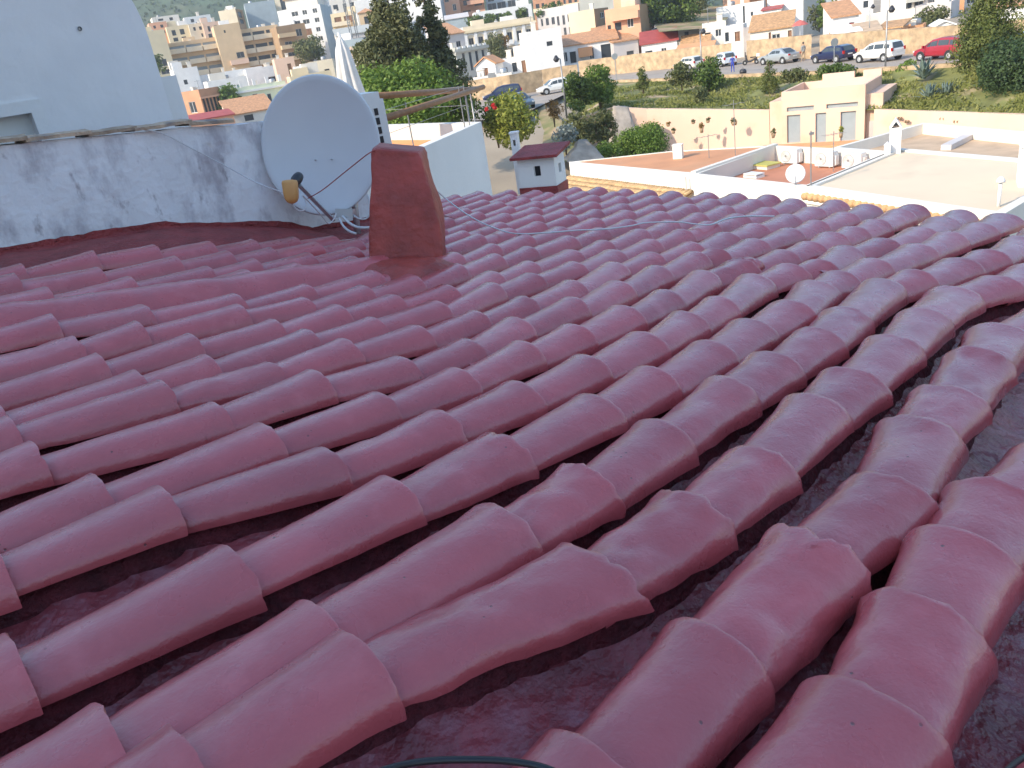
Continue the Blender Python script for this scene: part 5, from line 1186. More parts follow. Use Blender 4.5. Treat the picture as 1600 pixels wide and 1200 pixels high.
# ================================================================== street furniture
def lamp(label, x, y, D, h, head=1):
    P = A(x, y, D); t = thing('street_lamp', label, 'street lamp', tuple(P)); mb = MB(); mb.tube([(0,0,-.3),(0,0,h)], .075, 8, r2=.045); mb.build('post', M['rail'], t, True)
    mb = MB(); mb.tube([(0,0,h-.02),(head*.25,-.05,h+.12)], .03, 6); mb.build('arm', M['rail'], t, True)
    mb = MB(); mb.lathe([(0,.28),(.08,.26),(.22,.02),(.24,-.02),(.12,-.2),(0,-.22)], 10, Matrix.Translation((head*.30,-.05,h+.02))); mb.build('lantern', M['darkplastic'], t, True); return t
lamp('tall street lamp in front of the white family car', 1383, 114, 60, 4.3)
lamp('street lamp standing among the bushes near the white car at the bend', 885, 178, 62, 4.0, -1)
lamp('street lamp in front of the cream hatchback', 1097, 118, 74, 3.7, 1)
lamp('street lamp on the upper path behind the stone wall', 1358, 62, 92, 3.4, 1)
def sign(label, x, y, D, h):
    P = A(x, y, D); t = thing('road_sign', label, 'sign', tuple(P)); mb = MB(); mb.tube([(0,0,-.2),(0,0,h)], .035, 6); mb.build('post', M['galv'], t)
    mb = MB(); mb.lathe([(0,.012),(.3,.012),(.3,-.012),(0,-.012)], 18, Matrix.Translation((0,-.05,h-.1)) @ Matrix.Rotation(math.pi/2, 4, 'X')); mb.build('plate', M['galv'], t); return t
sign('round sign seen from behind in front of the navy car', 1303, 113, 63, 2.3)
sign('round grey sign on a post right of the large round bush', 964, 130, 80, 2.6)
mh = MB(); Pm = AZ(1331, 106, ZS+.004); mh.lathe([(0,.004),(.45,.004)], 16, Matrix.Translation(Pm)); tag(mh.build('manhole_cover', M['darkplastic'], None), 'dark manhole cover in the street left of the lamp', 'manhole')

# ================================================================== plants
def agave(label, x, y, D, r_, n=26):
    P = A(x, y, D); t = thing('agave', label, 'agave', tuple(P), 0, 'agaves on the slope')
    for i in range(n):
        an = i*2.399; el = R_(18+62*(i/n)); L_ = r_*random.uniform(.85, 1.1); mb = MB(); d = Vector((math.cos(an)*math.cos(el), math.sin(an)*math.cos(el), math.sin(el))); sd_v = Vector((-math.sin(an), math.cos(an), 0)); vs = []
        for s, w in ((0,.09),(.25,.12),(.55,.10),(.8,.055),(1,.004)):
            c = d*L_*s+Vector((0,0,.12*L_*(s-s*s)*2-.10*L_*s*s*(1-i/n)+.05)); vs += [c-sd_v*w*r_, c+sd_v*w*r_, c+d.cross(sd_v)*-.03*r_*(1-s)]
        mb.add(vs, [f for k in range(4) for f in ((k*3,k*3+2,k*3+5,k*3+3),(k*3+2,k*3+1,k*3+4,k*3+5),(k*3,k*3+3,k*3+4,k*3+1))]); mb.build('leaf', M['agave'], t, True)
agave('upper blue grey agave beside the red hatchback', 1443, 124, 54.5, 1.4)
agave('lower left blue grey agave of the clump on the slope', 1452, 158, 52, 1.15)
agave('lower right blue grey agave of the clump on the slope', 1478, 157, 52, 1.2)
bush('round_bush', 'dense round dark green bush right of the street lamp at the bend', 905, 172, 63, 2.6, 3.1, M['leaf_green'], nb=26, per=420, size=.12)
bush('round_bush', 'bright green round bush beside the round grey sign', 938, 165, 65, 2.8, 3.3, M['leaf_bright'], nb=26, per=420, size=.12)
bush('shrub', 'reddish grass shrub at the foot of the lamp by the path', 866, 190, 60, 1.5, 1.9, M['leaf_rust'], nb=14, per=600, size=.12, asp=.2)
bush('shrub', 'large yellow green shrub behind the narrow vent stack', 805, 232, 46, 3.1, 3.3, M['leaf_yellow'], nb=26, per=420, size=.10)
bush('shrub', 'dark green shrub left of the yellow green one', 778, 220, 47, 2.0, 2.2, M['leaf_green'], nb=16, per=420, size=.10)
bush('flowering_shrub', 'green shrub with red flowers beyond the terrace corner', 790, 190, 50, 2.6, 1.6, M['leaf_bright'], nb=16, per=420, size=.10)
for i, (x, y) in enumerate(((760, 171), (770, 164), (773, 168))):
    P = A(x, y, 44); C, Nn, S, T = blobs_leaves([((P.x, P.y, P.z), (.11, .11, .10), .5)], 0, .05); o = leaf_mesh('red_flower', C, Nn, S, M['flower'], None, T); tag(o, ['left red bloom above the terrace corner', 'upper right red bloom above the terrace corner', 'lower right red bloom above the terrace corner'][i], 'flower', 'red blooms')
bush('shrub', 'olive green shrub right of the path above the orange roof', 903, 225, 56, 2.3, 2.6, M['leaf_olive'], nb=18, per=420, size=.11)
bush('shrub', 'grey green shrub against the stone buttress', 940, 228, 57, 2.5, 2.5, M['leaf_olive'], nb=20, per=420, size=.11)
bush('shrub', 'silvery blue grey shrub behind the little chimney house', 884, 232, 50, 1.7, 1.5, M['leaf_grey'], nb=14, per=600, size=.09)
bush('hedge', 'clipped bright green hedge mound against the peach wall', 1000, 243, 53, 3.6, 1.6, M['leaf_bright'], nb=34, per=800, size=.07, trunk=False, squash=1.1)
bush('hedge', 'low bright green hedge in front of the boulder', 948, 247, 52, 2.2, .9, M['leaf_bright'], nb=18, per=800, size=.07, trunk=False)
bush('shrub', 'spiky shrub below the cream hatchback', 1066, 138, 70, 2.5, 2.2, M['leaf_olive'], nb=14, per=420, size=.13)
bush('shrub', 'dense green shrub right of the spiky one below the street', 1107, 138, 69, 2.8, 2.5, M['leaf_green'], nb=18, per=420, size=.13)
bush('shrub', 'low bush on the slope under the icy hatchback', 1092, 158, 63, 1.6, 1.2, M['leaf_olive'], nb=12, per=420, size=.11, trunk=False)
bush('shrub', 'low dark bush on the slope above the peach building roof', 1305, 123, 60, 2.6, .9, M['leaf_green'], nb=16, per=420, size=.11, trunk=False)
bush('shrub', 'low green bush at the foot of the tall lamp', 1412, 120, 58, 1.9, 1.0, M['leaf_bright'], nb=12, per=420, size=.11, trunk=False)
bush('shrub', 'low ivy bush left of the peach building roof', 1240, 128, 60, 2.2, .9, M['leaf_olive'], nb=14, per=420, size=.11, trunk=False)
bush('juniper', 'broad dark green juniper at the right edge below the cypress', 1580, 152, 50, 4.6, 3.2, M['leaf_juniper'], nb=42, per=420, size=.10)
conifer('cypress_tree', 'tall ragged cypress tree at the right beside the red car', 1543, 132, 54, 3.5, 9.5, M['leaf_cypress'], tiers=24, per=480, size=.11, shape=.7, low=.05)
conifer('young_cypress', 'slim young cypress on the slope below the silver saloon', 1203, 146, 62, .8, 2.5, M['leaf_cypress'], tiers=9, per=900, size=.07, shape=.6)
conifer('young_cypress', 'slim young cypress at the left end of the grassy slope', 1005, 140, 72, .7, 1.9, M['leaf_cypress'], tiers=8, per=900, size=.08, shape=.6)
conifer('araucaria_tree', 'tallest dark conifer behind the terrace, left of the slim one', 638, 172, 54, 4.6, 8.2, M['leaf_dark'], tiers=18, per=520, size=.15, shape=.75)
conifer('araucaria_tree', 'slim dark conifer between the tallest one and the grey building', 692, 176, 56, 3.2, 8.3, M['leaf_dark'], tiers=18, per=520, size=.15, shape=.8)
bush('dark_tree', 'rounded dark tree left of the tallest conifer', 592, 140, 54, 3.2, 3.6, M['leaf_dark'], cat='tree', nb=24, per=420, size=.13)
bush('green_tree', 'broad bright green tree below the conifers behind the pergola tubes', 640, 196, 46, 6.2, 2.9, M['leaf_bright'], cat='tree', nb=60, per=300, size=.11)
bush('green_tree', 'green foliage right of the pergola under the broad tree', 705, 196, 45, 3.2, 2.6, M['leaf_green'], cat='tree', nb=24, per=320, size=.10)
bush('green_tree', 'low green tree under the pergola tubes left of the railing', 650, 206, 40, 3.6, 1.9, M['leaf_bright'], cat='tree', nb=26, per=340, size=.10)

# ================================================================== the town beyond
S = bld
# --- row of small houses behind the stone wall
S('garden_house', 'big plain white block left of the terrace with the orange awning', 826, 880, 50, 112, 112, 8, 9, 'white', wins=[(.55,.72,.62,.72,'d')])
t, W, H, d = S('terrace_row', 'white bungalow with an orange awning and a terracotta roof behind the stone wall', 872, 966, 70, 102, 118, 2, 6, 'white', 'shed', 'terr', wins=[(.08,.16,.35,.78,'w'),(.20,.30,.0,.75,'d'),(.52,.60,.30,.8,'w'),(.72,.88,.05,.85,'d')], rise=1.4)
sub(t, 'awning', 'orangep', (-W*.16, W*.07, -1.2, -.004, H-1.7, H-.45)); sub(t, 'parapet', 'white', (-W/2-.5, W/2, -1.6, -1.4, 0, H*.68)); 
for i in range(6): small_dish('white dish %s on the terracotta roof of the awning bungalow' % ['first from the left', 'second from the left', 'third from the left', 'fourth from the left', 'fifth from the left', 'last on the right'][i], A(905+i*9, 72-1.5*i, 120), .45, (-.4, -.9, .3), .3)
S('low_house', 'white low house with a bright red roof behind the cream hatchback', 1003, 1058, 68, 88, 114, 0, 5, 'white', 'shed', 'redroof', wins=[(.1,.3,.1,.55,'d'),(.55,.7,.1,.6,'w')], rise=1.5)
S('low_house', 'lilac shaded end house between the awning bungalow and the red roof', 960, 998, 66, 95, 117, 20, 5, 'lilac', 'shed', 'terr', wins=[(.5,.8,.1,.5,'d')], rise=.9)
S('low_house', 'small house with a pale tan roof right of the red roof', 1066, 1108, 70, 84, 112, -5, 5, 'whitewarm', 'gable', 'terr2', wins=[(.1,.4,.1,.6,'d')], rise=1.1)
t, W, H, d = S('low_house', 'small orange canopied lean-to above the icy hatchback', 1058, 1112, 80, 92, 109, -8, 3, 'stone', 'shed', 'orangep', rise=.7)
S('low_house', 'white cube house with a dark doorway behind the scooter', 1132, 1161, 42, 74, 104, -6, 5, 'white', wins=[(.05,.25,.35,.75,'d'),(.55,.9,.3,.72,'b')])
S('low_house', 'white cottage with a long tan tiled roof behind the silver saloon', 1174, 1236, 48, 70, 100, -4, 5, 'whitewarm', 'shed', 'terr2', wins=[(.44,.5,.0,.85,'b'),(.52,.72,.3,.7,'w'),(.9,.99,0,.8,'b')], rise=1.7)
S('low_house', 'narrow grey block for the shadow side of the tan roofed cottage, shade in its colour', 1162, 1176, 44, 70, 103, 25, 4, 'lilac')  # cottage's shadow side built apart, shade put into the lilac grey
S('low_house', 'cream cube house left of the white cube with the dark doorway', 1098, 1134, 37, 62, 112, 0, 6, 'whitewarm', wins=[(.1,.35,.1,.5,'d'),(.55,.8,.2,.6,'w')])
S('low_house', 'pale flat roofed house behind the red roof', 1010, 1062, 44, 64, 124, 4, 6, 'white', wins=[(.2,.35,.2,.6,'w')])
S('low_house', 'tiny white house between the palms and the pale flat roof', 1060, 1092, 45, 60, 122, -4, 5, 'white', 'shed', 'terr', wins=[(.3,.5,.1,.7,'d')], rise=.5)
S('town_house', 'wide white block with a red roof edge above the cottages', 1121, 1192, 9, 40, 126, -3, 9, 'white', roofm='terr', wins=[(.56,.60,.05,.9,'d'),(.72,.78,.4,.6,'w')])
S('town_house', 'small white house with a red trimmed parapet beside the tall white block', 1192, 1219, 17, 40, 120, -3, 6, 'white', 'shed', 'redroof', wins=[(.3,.6,.3,.6,'w')], rise=.3)
t, W, H, d = S('town_house', 'tall blank white block with a dark shaded side above the tan roofed cottage', 1200, 1253, -14, 38, 124, -30, 7, 'white', sidewall='grey', sink=6, rwins=[(.3,.6,.62,.74,'w'),(.3,.6,.2,.34,'w')])  # grey side wall: shade of the white block put into its colour
pr = thing('parasol', 'open faded red parasol right of the tan roofed cottage', 'parasol', tuple(A(1250, 65, 97))); mb = MB(); mb.tube([(0,0,0),(0,0,2.3)], .03, 6); mb.build('pole', M['frame'], pr); mb = MB(); mb.lathe([(0,2.45),(.5,2.25),(1.0,1.85),(1.0,1.82),(.5,2.2),(0,2.4)], 10); mb.build('canopy', mat('faded_red_canvas', (.5,.13,.11), .8), pr)
S('town_house', 'white stepped house with a red window left of the upper street lamp', 1303, 1340, 28, 60, 96, 12, 6, 'white', 'shed', 'terr', wins=[(.62,.85,.35,.72,'r')], rise=1.6)
S('town_house', 'tall white house with tiny windows behind the stepped one', 1311, 1362, -6, 40, 112, 6, 8, 'white', wins=[(.35,.42,.55,.68,'d'),(.72,.86,.55,.75,'d')])
S('low_house', 'orange based house front above the navy car', 1304, 1342, 52, 66, 92, 8, 4, 'orangep', 'shed', 'white', rise=.5)
S('low_house', 'low white garage with a grey roof right of the orange front', 1342, 1374, 51, 64, 91, 8, 4, 'white', 'shed', 'sandroof', rise=.8, wins=[(.1,.9,.0,.5,'w')])
S('low_house', 'grey shaded shed with an orange end above the white family car', 1374, 1406, 46, 62, 91, -12, 4, 'lilac', 'shed', 'terr2', sidewall='orangep', rise=.5)
S('low_house', 'orange and white garden house above the white family car', 1405, 1440, 42, 64, 93, -5, 4, 'orangep', wins=[(.1,.3,.0,.6,'w'),(.6,.95,0,.5,'w')])
S('low_house', 'broad cream house with a flat terrace roof behind the upper lamp', 1362, 1415, 22, 50, 104, 6, 7, 'whitewarm', wins=[(.1,.25,.35,.6,'w'),(.75,.95,.1,.6,'d')])
t, W, H, d = S('town_house', 'dark fronted white house with rows of large windows at the top right', 1390, 1480, -22, 26, 128, -6, 10, 'whitewarm', sink=6, wins=wg(5, 2, .05, .98, .25, .95, .7, .6, 'g'), balc=[(.05,.6,.5,1.0,1.0,'grey')])
S('town_house', 'lilac grey house with brown shutters under the dark fronted house', 1432, 1482, 8, 36, 116, -10, 7, 'lilac', wins=[(.35,.5,.2,.7,'b'),(.6,.75,.2,.7,'b')])
S('town_house', 'orange house with a white band left of the cypress', 1480, 1505, -18, 32, 122, 0, 7, 'orangep', sink=6, wins=[(.1,.9,.25,.33,'w')])
S('low_house', 'white sloping garden wall house left of the cypress', 1462, 1488, 42, 58, 92, 8, 4, 'white', 'gablef', 'white', rise=.5)
S('town_house', 'large blank white house at the right edge behind the cypress', 1560, 1640, 12, 80, 86, 10, 9, 'white', 'shed', 'terr', rise=1.0)
S('town_house', 'pale house rising above the cypress top at the right edge', 1500, 1600, -26, 14, 130, 0, 8, 'whitewarm', 'gable', 'terr', wins=wg(4, 1, .1, .9, .2, .8, .4, .5))
S('town_house', 'blue grey shaded block at the top between the tall white block and the white house', 1262, 1316, -20, 27, 150, 0, 10, 'greyblue', sink=8)  # the blue-grey wall colour stands for the block being in shade
S('town_house', 'terracotta fronted house above the wide white block', 1130, 1170, -24, 8, 140, 0, 8, 'pink', wins=wg(3, 1, .1, .9, .2, .8, .45, .5))
S('town_house', 'white house with an orange storey above the wide white block', 1166, 1200, -26, 8, 145, 0, 8, 'orangep', wins=wg(2, 1, .1, .9, .2, .8, .45, .5))
# --- peach and yellow houses, centre right
t, W, H, d = S('town_house', 'peach stepped house with a wide balcony right of the yellow box house', 946, 1000, 14, 50, 120, -18, 7, 'pink', sidewall='brown', wins=[(.26,.45,.15,.45,'d'),(.62,.80,.2,.55,'w'),(.05,.15,.1,.4,'d')], balc=[(.2,1,.52,1.0,1.0,'pink')])  # brown right side is the peach wall with shade coloured in
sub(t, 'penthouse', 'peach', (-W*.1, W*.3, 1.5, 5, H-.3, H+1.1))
S('town_house', 'yellow box house with a shaded side right of the long arcaded building', 890, 930, 20, 60, 130, -18, 8, 'yellow', sidewall='brown', rwins=[(.4,.7,.65,.85,'w')])  # shaded side given by brown colour on the yellow house
S('town_house', 'low white house in front of the yellow box house', 926, 972, 48, 62, 126, 0, 5, 'white', 'shed', 'terr', rise=.6)
# --- long arcaded building
t, W, H, d = S('arcade_building', 'long cream building with two storeys of arches and white pilasters', 728, 838, 38, 98, 190, 10, 16, 'cream', sidewall='lilac', cat='building', sink=4, wins=wg(7, 2, .02, .98, .06, .80, .50, .62, 'g', True), par=.8)
for i in range(8):
    sub(t, 'pilaster', 'white', (-W/2+W*(.02+.1371*i)-.35, -W/2+W*(.02+.1371*i)+.35, -.35, -.003, 4, H-1.5))
sub(t, 'cornice', 'yellow', (-W/2-.5, W/2+.5, -.6, -.003, H-1.45, H-.9)); sub(t, 'string_course', 'white', (-W/2-.2, W/2+.2, -.5, -.003, 4+(H-4)*.42, 4+(H-4)*.42+.4))
for i in range(7):
    for r_ in range(2):
        cx = -W/2+W*(.02+.137*(i+.5)); zz = 4+(H-4)*(.06+.37*(r_+1))-.9; mb = MB()
        ar = [(cx+1.25*math.cos(a), zz+1.25*math.sin(a)) for a in [math.pi*k/8 for k in range(9)]]+[(cx+.95*math.cos(a), zz+.95*math.sin(a)) for a in [math.pi*k/8 for k in range(8,-1,-1)]]
        mb.add([(x, -.12, z) for x, z in ar]+[(x, -.004, z) for x, z in ar], [tuple(range(18))]+[(k, (k+1)%18, 18+(k+1)%18, 18+k) for k in range(18)]); mb.build('arch', M['white'], t)
for i in range(0, 7, 2): sub(t, 'balcony', 'white', (-W/2+W*(.02+.137*i)+.6, -W/2+W*(.02+.137*(i+1))-.6, -.9, -.51, 4+(H-4)*.45, 4+(H-4)*.45+1.0))
S('town_house', 'grey shaded wing receding right of the arcaded building', 840, 905, 14, 62, 200, -38, 14, 'lilac', cat='building', wins=wg(7, 2, .05, .97, .1, .8, .42, .6, 'g'))  # lilac grey wall colour holds the shade of this side
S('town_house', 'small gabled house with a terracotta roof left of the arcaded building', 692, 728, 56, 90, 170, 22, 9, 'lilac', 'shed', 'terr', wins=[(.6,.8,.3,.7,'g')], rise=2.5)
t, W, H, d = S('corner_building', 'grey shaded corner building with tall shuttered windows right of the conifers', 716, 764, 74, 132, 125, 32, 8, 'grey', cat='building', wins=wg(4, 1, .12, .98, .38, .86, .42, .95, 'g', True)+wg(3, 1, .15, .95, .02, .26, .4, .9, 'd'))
sub(t, 'cornice', 'grey', (-W/2-.3, W/2+.3, -.4, -.003, H-.75, H-.35))
for i in range(6): sub(t, 'baluster', 'white', (-W/2+W*(.05+.17*i), -W/2+W*(.05+.17*i)+.5, -.2, -.01, H-.3, H+.002))
S('low_house', 'little white house with an orange gable roof above the dark blue car', 745, 775, 103, 122, 112, -14, 5, 'white', 'gablef', 'orangep', wins=[(.3,.6,.2,.8,'b')], rise=1.0)
S('low_house', 'white courtyard house in shade left of the big plain white block', 778, 828, 92, 120, 117, -12, 6, 'white', wins=[(.45,.6,.3,.75,'d'),(.75,.88,.1,.8,'b'),(.1,.3,.2,.6,'w')])
sub(S('low_house', 'white porch wall with columns above the dark blue car', 738, 800, 118, 128, 108, -8, 2, 'whitewarm')[0], 'gate', 'rail', (-.5, .5, -.1, -.02, 4, 5.2))
sw = [AZ(x, y, ZS) for x, y in ((690, 162), (745, 157), (800, 150), (850, 141), (905, 133))]
stonewall('stone_wall', 'rubble stone wall behind the cars at the bend of the street', sw, 2.4, 2.4)
# --- top centre
t, W, H, d = S('apartment_block', 'orange apartment block with balconies at the top centre', 690, 718, -24, 34, 235, 0, 12, 'pink', cat='building', wins=wg(2, 4, .1, .9, .08, .98, .4, .45)); 
S('apartment_block', 'salmon apartment wing with long balconies right of the orange block', 718, 756, -20, 26, 238, 0, 12, 'redbrown', cat='building', wins=wg(2, 3, .05, .95, .05, .95, .7, .5, 'd'), balc=[(.3,1,.1,1.1,1.4,'pink'),(.3,1,.42,1.1,1.4,'pink'),(.3,1,.74,1.1,1.4,'pink')])
S('apartment_block', 'dark glazed block above the roof hedges at the top centre', 758, 806, -30, 16, 240, 0, 12, 'greyblue', cat='building', wins=wg(3, 3, .03, .97, .05, .98, .85, .7, 'g'))
S('town_house', 'pale shed roofed annex left of the roof hedges', 697, 733, 30, 46, 205, 0, 8, 'greyblue', 'shed', 'lilac', rise=1.2)
S('town_house', 'long white terrace behind the hedges of the arcaded building', 742, 832, 14, 34, 215, 6, 8, 'white', wins=wg(6, 1, .02, .98, .1, .8, .5, .7, 'd'))
for i, (x, y) in enumerate(((742, 38), (765, 34), (790, 30), (815, 26), (848, 20), (870, 16))):
    bush('roof_hedge', ['leftmost', 'second', 'third', 'fourth', 'fifth', 'rightmost'][i]+' clipped shrub in the row on the roof above the arcades', x, y+4, 203, 4.2, 2.4, M['leaf_green'], nb=8, per=60, size=.35, trunk=False, group='roof shrubs above the arcades')
S('town_house', 'orange storeyed house beyond the right end of the roof hedges', 832, 905, -22, 16, 235, -6, 10, 'redbrown', cat='building', wins=wg(8, 2, .03, .97, .1, .9, .6, .5, 'd'), balc=[(0,1,.1,1.0,1.2,'yellow')])
S('town_house', 'grey roofed hall at the top right of the arcades', 905, 985, -10, 14, 190, -4, 14, 'grey', 'shed', 'greyblue', rise=2.5)
# --- left centre
t, W, H, d = S('apartment_block', 'tall white apartment block with a roof terrace above the dish', 440, 506, 16, 70, 225, -16, 12, 'white', cat='building', sidewall='greyblue', wins=wg(4, 4, .04, .97, .04, .98, .52, .5), balc=[(0,.35,.62,1.0,1.2,'white')], sink=6)  # blue-grey side: shade on the white wall, set by colour
sub(t, 'penthouse', 'whitewarm', (-W*.32, W*.42, 2, 9, H-.3, H+2.4))
sub(t, 'penthouse_roof', 'brown', (-W*.36, W*.46, 1.6, 9.4, H+2.403, H+2.8))
S('apartment_block', 'brown side face of the ochre flats, shade in its colour, beside the tall white apartment block', 438, 482, 42, 92, 212, 14, 11, 'brown', cat='building', wins=wg(2, 3, .1, .95, .05, .95, .5, .42, 'g'), balc=[(.0,.6,.04,1.0,1.3,'ochre'),(.0,.6,.36,1.0,1.3,'ochre'),(.0,.6,.68,1.0,1.3,'ochre')], sink=6)  # side face of the ochre block, its shade put into the brown
AP = dict(cat='building', sink=8)
t, W, H, d = S('apartment_block', 'ochre apartment block with three bands of long balconies, right half', 378, 440, 46, 98, 216, 4, 12, 'ochre', wins=wg(3, 3, .0, 1, .02, .98, .86, .48, 'd', True), balc=[(0,.33,.02+.33*j,1.2,1.3,'cream') for j in range(3)]+[(.35,1,.02+.33*j,1.2,1.3,'cream') for j in range(3)], **AP)
t, W, H, d = S('apartment_block', 'ochre apartment block with pale blinds on its balconies, left half', 270, 346, 66, 116, 214, 6, 12, 'ochre', wins=wg(3, 3, .0, 1, .02, .98, .88, .46, 'l', True), balc=[(.01+.33*i,.32+.33*i,.03+.33*j,1.2,1.3,'cream') for i in range(3) for j in range(3)], **AP)
S('apartment_block', 'plain ochre stair tower between the two ochre blocks', 343, 382, 42, 106, 211, 4, 12, 'ochre', wins=[(.6,.9,.25,.38,'g'),(.35,.42,.82,.88,'d')], balc=[(.3,1,.12,1.2,1.2,'peach')], **AP)
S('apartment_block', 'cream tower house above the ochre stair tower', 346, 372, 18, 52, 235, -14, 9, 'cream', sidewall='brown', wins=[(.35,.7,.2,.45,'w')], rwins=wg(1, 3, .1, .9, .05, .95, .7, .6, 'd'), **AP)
S('apartment_block', 'blank grey gable wall at the top left beyond the ochre blocks', 388, 434, 6, 52, 245, 2, 14, 'greyblue', sink=8, cat='building')
S('town_house', 'yellow narrow house at the edge of the tall white house', 236, 266, 52, 118, 205, 6, 8, 'yellow', wins=wg(1, 4, .25, .75, .02, .9, .8, .45, 'g'), **AP)
for i, (x0, x1, yt, yb, m) in enumerate(((236, 262, 36, 56, 'pink'), (264, 296, 42, 68, 'yellow'), (298, 322, 38, 62, 'cream'), (320, 346, 36, 62, 'peach'), (240, 280, 26, 40, 'whitewarm'), (290, 330, 26, 42, 'white'))):
    S('town_house', ['salmon', 'yellow', 'cream', 'peach', 'pale', 'white'][i]+' distant cube house under the green hill', x0, x1, yt, yb, 250+12*(i > 3), 5, 8, m, wins=wg(2, 2, .1, .9, .1, .9, .4, .5, 'd'), **AP)
S('town_house', 'wide white roofed house in front of the ochre blocks', 310, 412, 112, 134, 172, 8, 12, 'white', wins=wg(5, 1, .05, .95, .1, .7, .3, .6, 's'), sink=5)
S('town_house', 'white house with green shutters above the pale green one', 328, 388, 124, 150, 158, 6, 9, 'white', wins=[(.32,.44,.05,.7,'s'),(.7,.8,.2,.6,'s')], sink=5)
S('town_house', 'small white cube house left of the green shutters', 276, 312, 108, 140, 165, 6, 8, 'white', wins=[(.3,.45,.3,.5,'d')], sink=5)
S('town_house', 'white house with a long roof terrace left of the dish top', 388, 444, 106, 136, 170, 6, 10, 'white', wins=[(.55,.75,.1,.5,'g')], sink=5)
S('town_house', 'pale sandy house front with a brown doorway above the dish', 432, 462, 92, 122, 160, 4, 8, 'peach', wins=[(.6,.8,.05,.7,'b')], sink=5)
t, W, H, d = S('town_house', 'pale green villa with tall windows left of the dish', 374, 450, 134, 172, 140, 10, 10, 'greenish', wins=[(.08,.14,.1,.65,'g'),(.30,.40,.15,.70,'g'),(.58,.66,.15,.62,'g'),(.80,.88,.15,.62,'g')], sink=5)
sub(t, 'cornice', 'white', (-W/2-.2, W/2+.2, -.3, -.003, H-.9, H-.55))
for i in range(4): sub(t, 'finial', 'white', (-W/2+W*(.1+.26*i), -W/2+W*(.1+.26*i)+.5, -.05, .25, H+.003, H+1.1))
t, W, H, d = S('corner_building', 'red brown villa with a row of tall open arches beside the tall white house', 318, 348, 140, 190, 135, 38, 5, 'redbrown', wins=[(.06+.18*i, .19+.18*i, .28, .78, 'd') for i in range(5)]+[(.1,.3,.02,.16,'d'),(.6,.8,.02,.16,'d')], lwins=[(.3,.65,.38,.7,'w')], sink=5, par=.9)
sub(t, 'cornice', 'pink', (-W/2-.2, W/2+.2, -.3, -.003, H-1.5, H-1.2))
S('low_house', 'long orange tiled roof house left of the dish', 362, 430, 176, 188, 118, 8, 7, 'whitewarm', 'shed', 'terr', rise=2.0, sink=5, wins=[(.3,.5,.1,.8,'d')])
S('low_house', 'low pink red roof strip along the top of the parapet', 296, 366, 186, 200, 110, 6, 5, 'pink', 'shed', 'redroof', rise=.6, sink=5)
S('town_house', 'cream yellow walled house directly above the dish', 484, 522, 96, 122, 150, -4, 7, 'cream', wins=[(.6,.8,.1,.5,'d')], sink=5)
S('town_house', 'long yellow garden wall house behind the dish rim', 456, 520, 116, 140, 140, 8, 5, 'yellow', sink=5)
S('town_house', 'white hut with a sandy dome roof left of the broad green tree', 532, 566, 92, 118, 120, -10, 6, 'whitewarm', 'hip', 'sandroof', wins=[(.15,.4,.1,.6,'w')], rise=1.6, sink=5)
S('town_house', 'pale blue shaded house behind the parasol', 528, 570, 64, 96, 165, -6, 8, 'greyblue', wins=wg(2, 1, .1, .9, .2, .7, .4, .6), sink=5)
S('town_house', 'long grey roofed hall right of the parasol', 528, 610, 52, 70, 185, 4, 10, 'lilac', 'shed', 'grey', wins=wg(8, 1, .05, .95, .1, .8, .7, .6, 'g'), rise=1.8, sink=5)
S('town_house', 'cream balconied house behind the parasol top', 520, 556, 22, 58, 205, -4, 8, 'yellow', wins=wg(2, 2, .05, .95, .05, .95, .7, .55, 'b'), balc=[(0,.8,.05,1.0,1.2,'cream'),(0,.8,.5,1.0,1.2,'cream')], sink=5)
S('town_house', 'white house with paired windows left of the tallest conifer', 558, 602, 2, 44, 215, 2, 9, 'white', wins=[(.45,.75,.5,.64,'w'),(.1,.2,.2,.4,'d'),(.8,.95,.25,.4,'d')], sink=5)
S('town_house', 'small orange fronted house under the white paired window house', 562, 586, 20, 40, 200, 0, 6, 'ochre', 'hip', 'terr', wins=[(.3,.6,.2,.7,'d')], rise=1.0, sink=5)
S('apartment_block', 'large pale white block behind the conifers', 610, 690, -10, 46, 228, -8, 12, 'white', cat='building', sidewall='greyblue', wins=wg(5, 3, .05, .95, .1, .95, .4, .45), sink=6)
S('town_house', 'white row of flats above the balconied house at the top', 500, 560, -16, 22, 245, 0, 9, 'whitewarm', wins=wg(4, 2, .05, .95, .1, .95, .5, .5, 'd'), sink=8, cat='building')
S('town_house', 'reddish tiled flats at the top left of the conifers', 556, 625, -22, 8, 255, 0, 9, 'whitewarm', 'shed', 'terr', wins=wg(4, 1, .05, .95, .1, .9, .5, .5, 'd'), sink=8, cat='building')
S('town_house', 'pale ochre house with a tower roof at the very top left of centre', 430, 500, -16, 14, 258, 0, 10, 'cream', wins=wg(4, 1, .05, .95, .1, .9, .5, .5, 'd'), sink=8, cat='building')
for i, (x, y, s) in enumerate(((551, 68, 12), (559, 62, 11))):
    P = A(x, y, 180); t = thing('lattice_mast', ['left', 'right'][i]+' slender grey lattice mast behind the parasol', 'mast', tuple(P))
    for k in range(3):
        an = k*2.094; mb = MB(); mb.tube([(.35*math.cos(an), .35*math.sin(an), -2), (.18*math.cos(an), .18*math.sin(an), s)], .09, 5); mb.build('rail', M['rail'], t)
    for j in range(8):
        mb = MB(); z = j*s/8; mb.tube([(.33,0,z),(-.17,.28,z+.7),(-.17,-.28,z+1.2),(.33,0,z+1.5)], .05, 4); mb.build('brace', M['rail'], t)
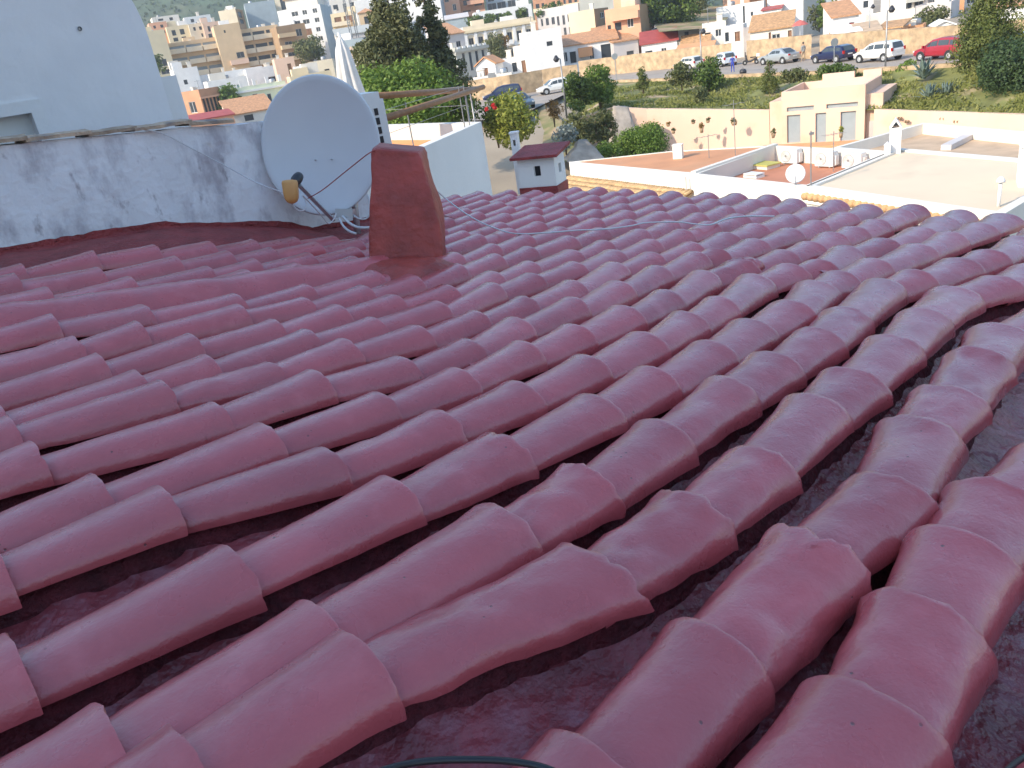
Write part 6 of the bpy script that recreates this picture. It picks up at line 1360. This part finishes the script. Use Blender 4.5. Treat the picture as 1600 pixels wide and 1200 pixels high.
# --- trees among the houses
TB = lambda lab, x, y, D, w, h, m, nb=14, size=.3, per=70: bush('town_tree', lab, x, y, D, w, h, M[m], cat='tree', nb=nb, per=per, size=size, group='trees among the town houses')
TB('green tree between the red brown villa and the pale green villa', 362, 172, 138, 5.5, 4.0, 'leaf_bright', size=.22, per=140)
TB('rusty tree beside the brown flats above the dish', 488, 96, 170, 7, 5.0, 'leaf_olive')
TB('autumn tinted tree in front of the arcaded building', 780, 98, 150, 5.5, 5.5, 'leaf_olive', size=.22, per=120)
TB('rust crowned tree behind the autumn tinted one', 786, 84, 155, 4.0, 3.6, 'leaf_rust', size=.22, per=120)
TB('dark tree left of the three in the gap at the top centre', 1030, 42, 125, 6, 6.5, 'leaf_green', size=.25, per=100)
TB('palm like green tree in the middle of the gap at the top centre', 1058, 38, 125, 6.5, 6.0, 'leaf_green', size=.25, per=100)
TB('olive tree on the dry bank at the top centre', 1092, 26, 140, 6.5, 5.0, 'leaf_olive', size=.25, per=100)
TB('dark shrub left in the shaded gap right of the tall white block', 1280, 45, 108, 3.2, 3.5, 'leaf_dark', size=.2, per=140)
TB('green shrub right in the shaded gap beside the white stepped house', 1295, 42, 106, 3.2, 3.8, 'leaf_green', size=.2, per=140)
TB('brownish shrub on the bank above the white family car', 1455, 48, 98, 4.2, 2.8, 'leaf_olive', size=.18, per=180)
TB('dark tree behind the yellow narrow house at the left', 247, 118, 190, 4, 5, 'leaf_green')
TB('olive tree at the top behind the white row of flats', 700, 60, 215, 5, 5, 'leaf_dark')
TB('green clump in the gap left of the peach stepped house', 1015, 20, 150, 7, 6, 'leaf_olive')
bk = [A(x, y, D) for x, y, D in ((1030, 50, 112), (1128, 42, 112), (1150, 8, 150), (1010, 14, 150))]
mb = MB(); mb.add(bk, [(0,1,2,3)]); tag(mb.build('dry_bank', M['soil'], None), kind='structure')
# --- wooded cover of the hill
def hill_pts():
    while True:
        az = random.uniform(-45, 50); d = random.uniform(440, 1050)
        if noise.noise(Vector((d*.012, az*.12, 0))) > -.22: return (d*math.sin(R_(az)), d*math.cos(R_(az)), hillz(d, az)+.8)
PH = np.array([hill_pts() for _ in range(30000)]); Nn = RNG.normal(size=PH.shape); Nn[:, 2] = np.abs(Nn[:, 2])*.6; Nn /= np.linalg.norm(Nn, axis=1)[:, None]
tag(leaf_mesh('hill_woods', PH, Nn, .7+1.1*RNG.random(len(PH)), M['leaf_juniper'], None, RNG.random(len(PH)), .8), 'scrubby pine woods covering the far hill', 'woods', kind='stuff')

# ================================================================== thin daylight haze
hz = MB(); hz.box(-1460, 1460, -1460, 1460, -14, 225); ho = hz.build('haze', [], None)
vm = bpy.data.materials.new('pale_haze'); vm.use_nodes = True; vn = vm.node_tree.nodes; vn.remove(vn['Principled BSDF'])
pv = vn.new('ShaderNodeVolumePrincipled'); pv.inputs['Color'].default_value = (.86, .92, 1, 1); pv.inputs['Density'].default_value = .00045; pv.inputs['Anisotropy'].default_value = .2
vm.node_tree.links.new(pv.outputs[0], vn['Material Output'].inputs['Volume']); ho.data.materials.append(vm); tag(ho, kind='stuff')
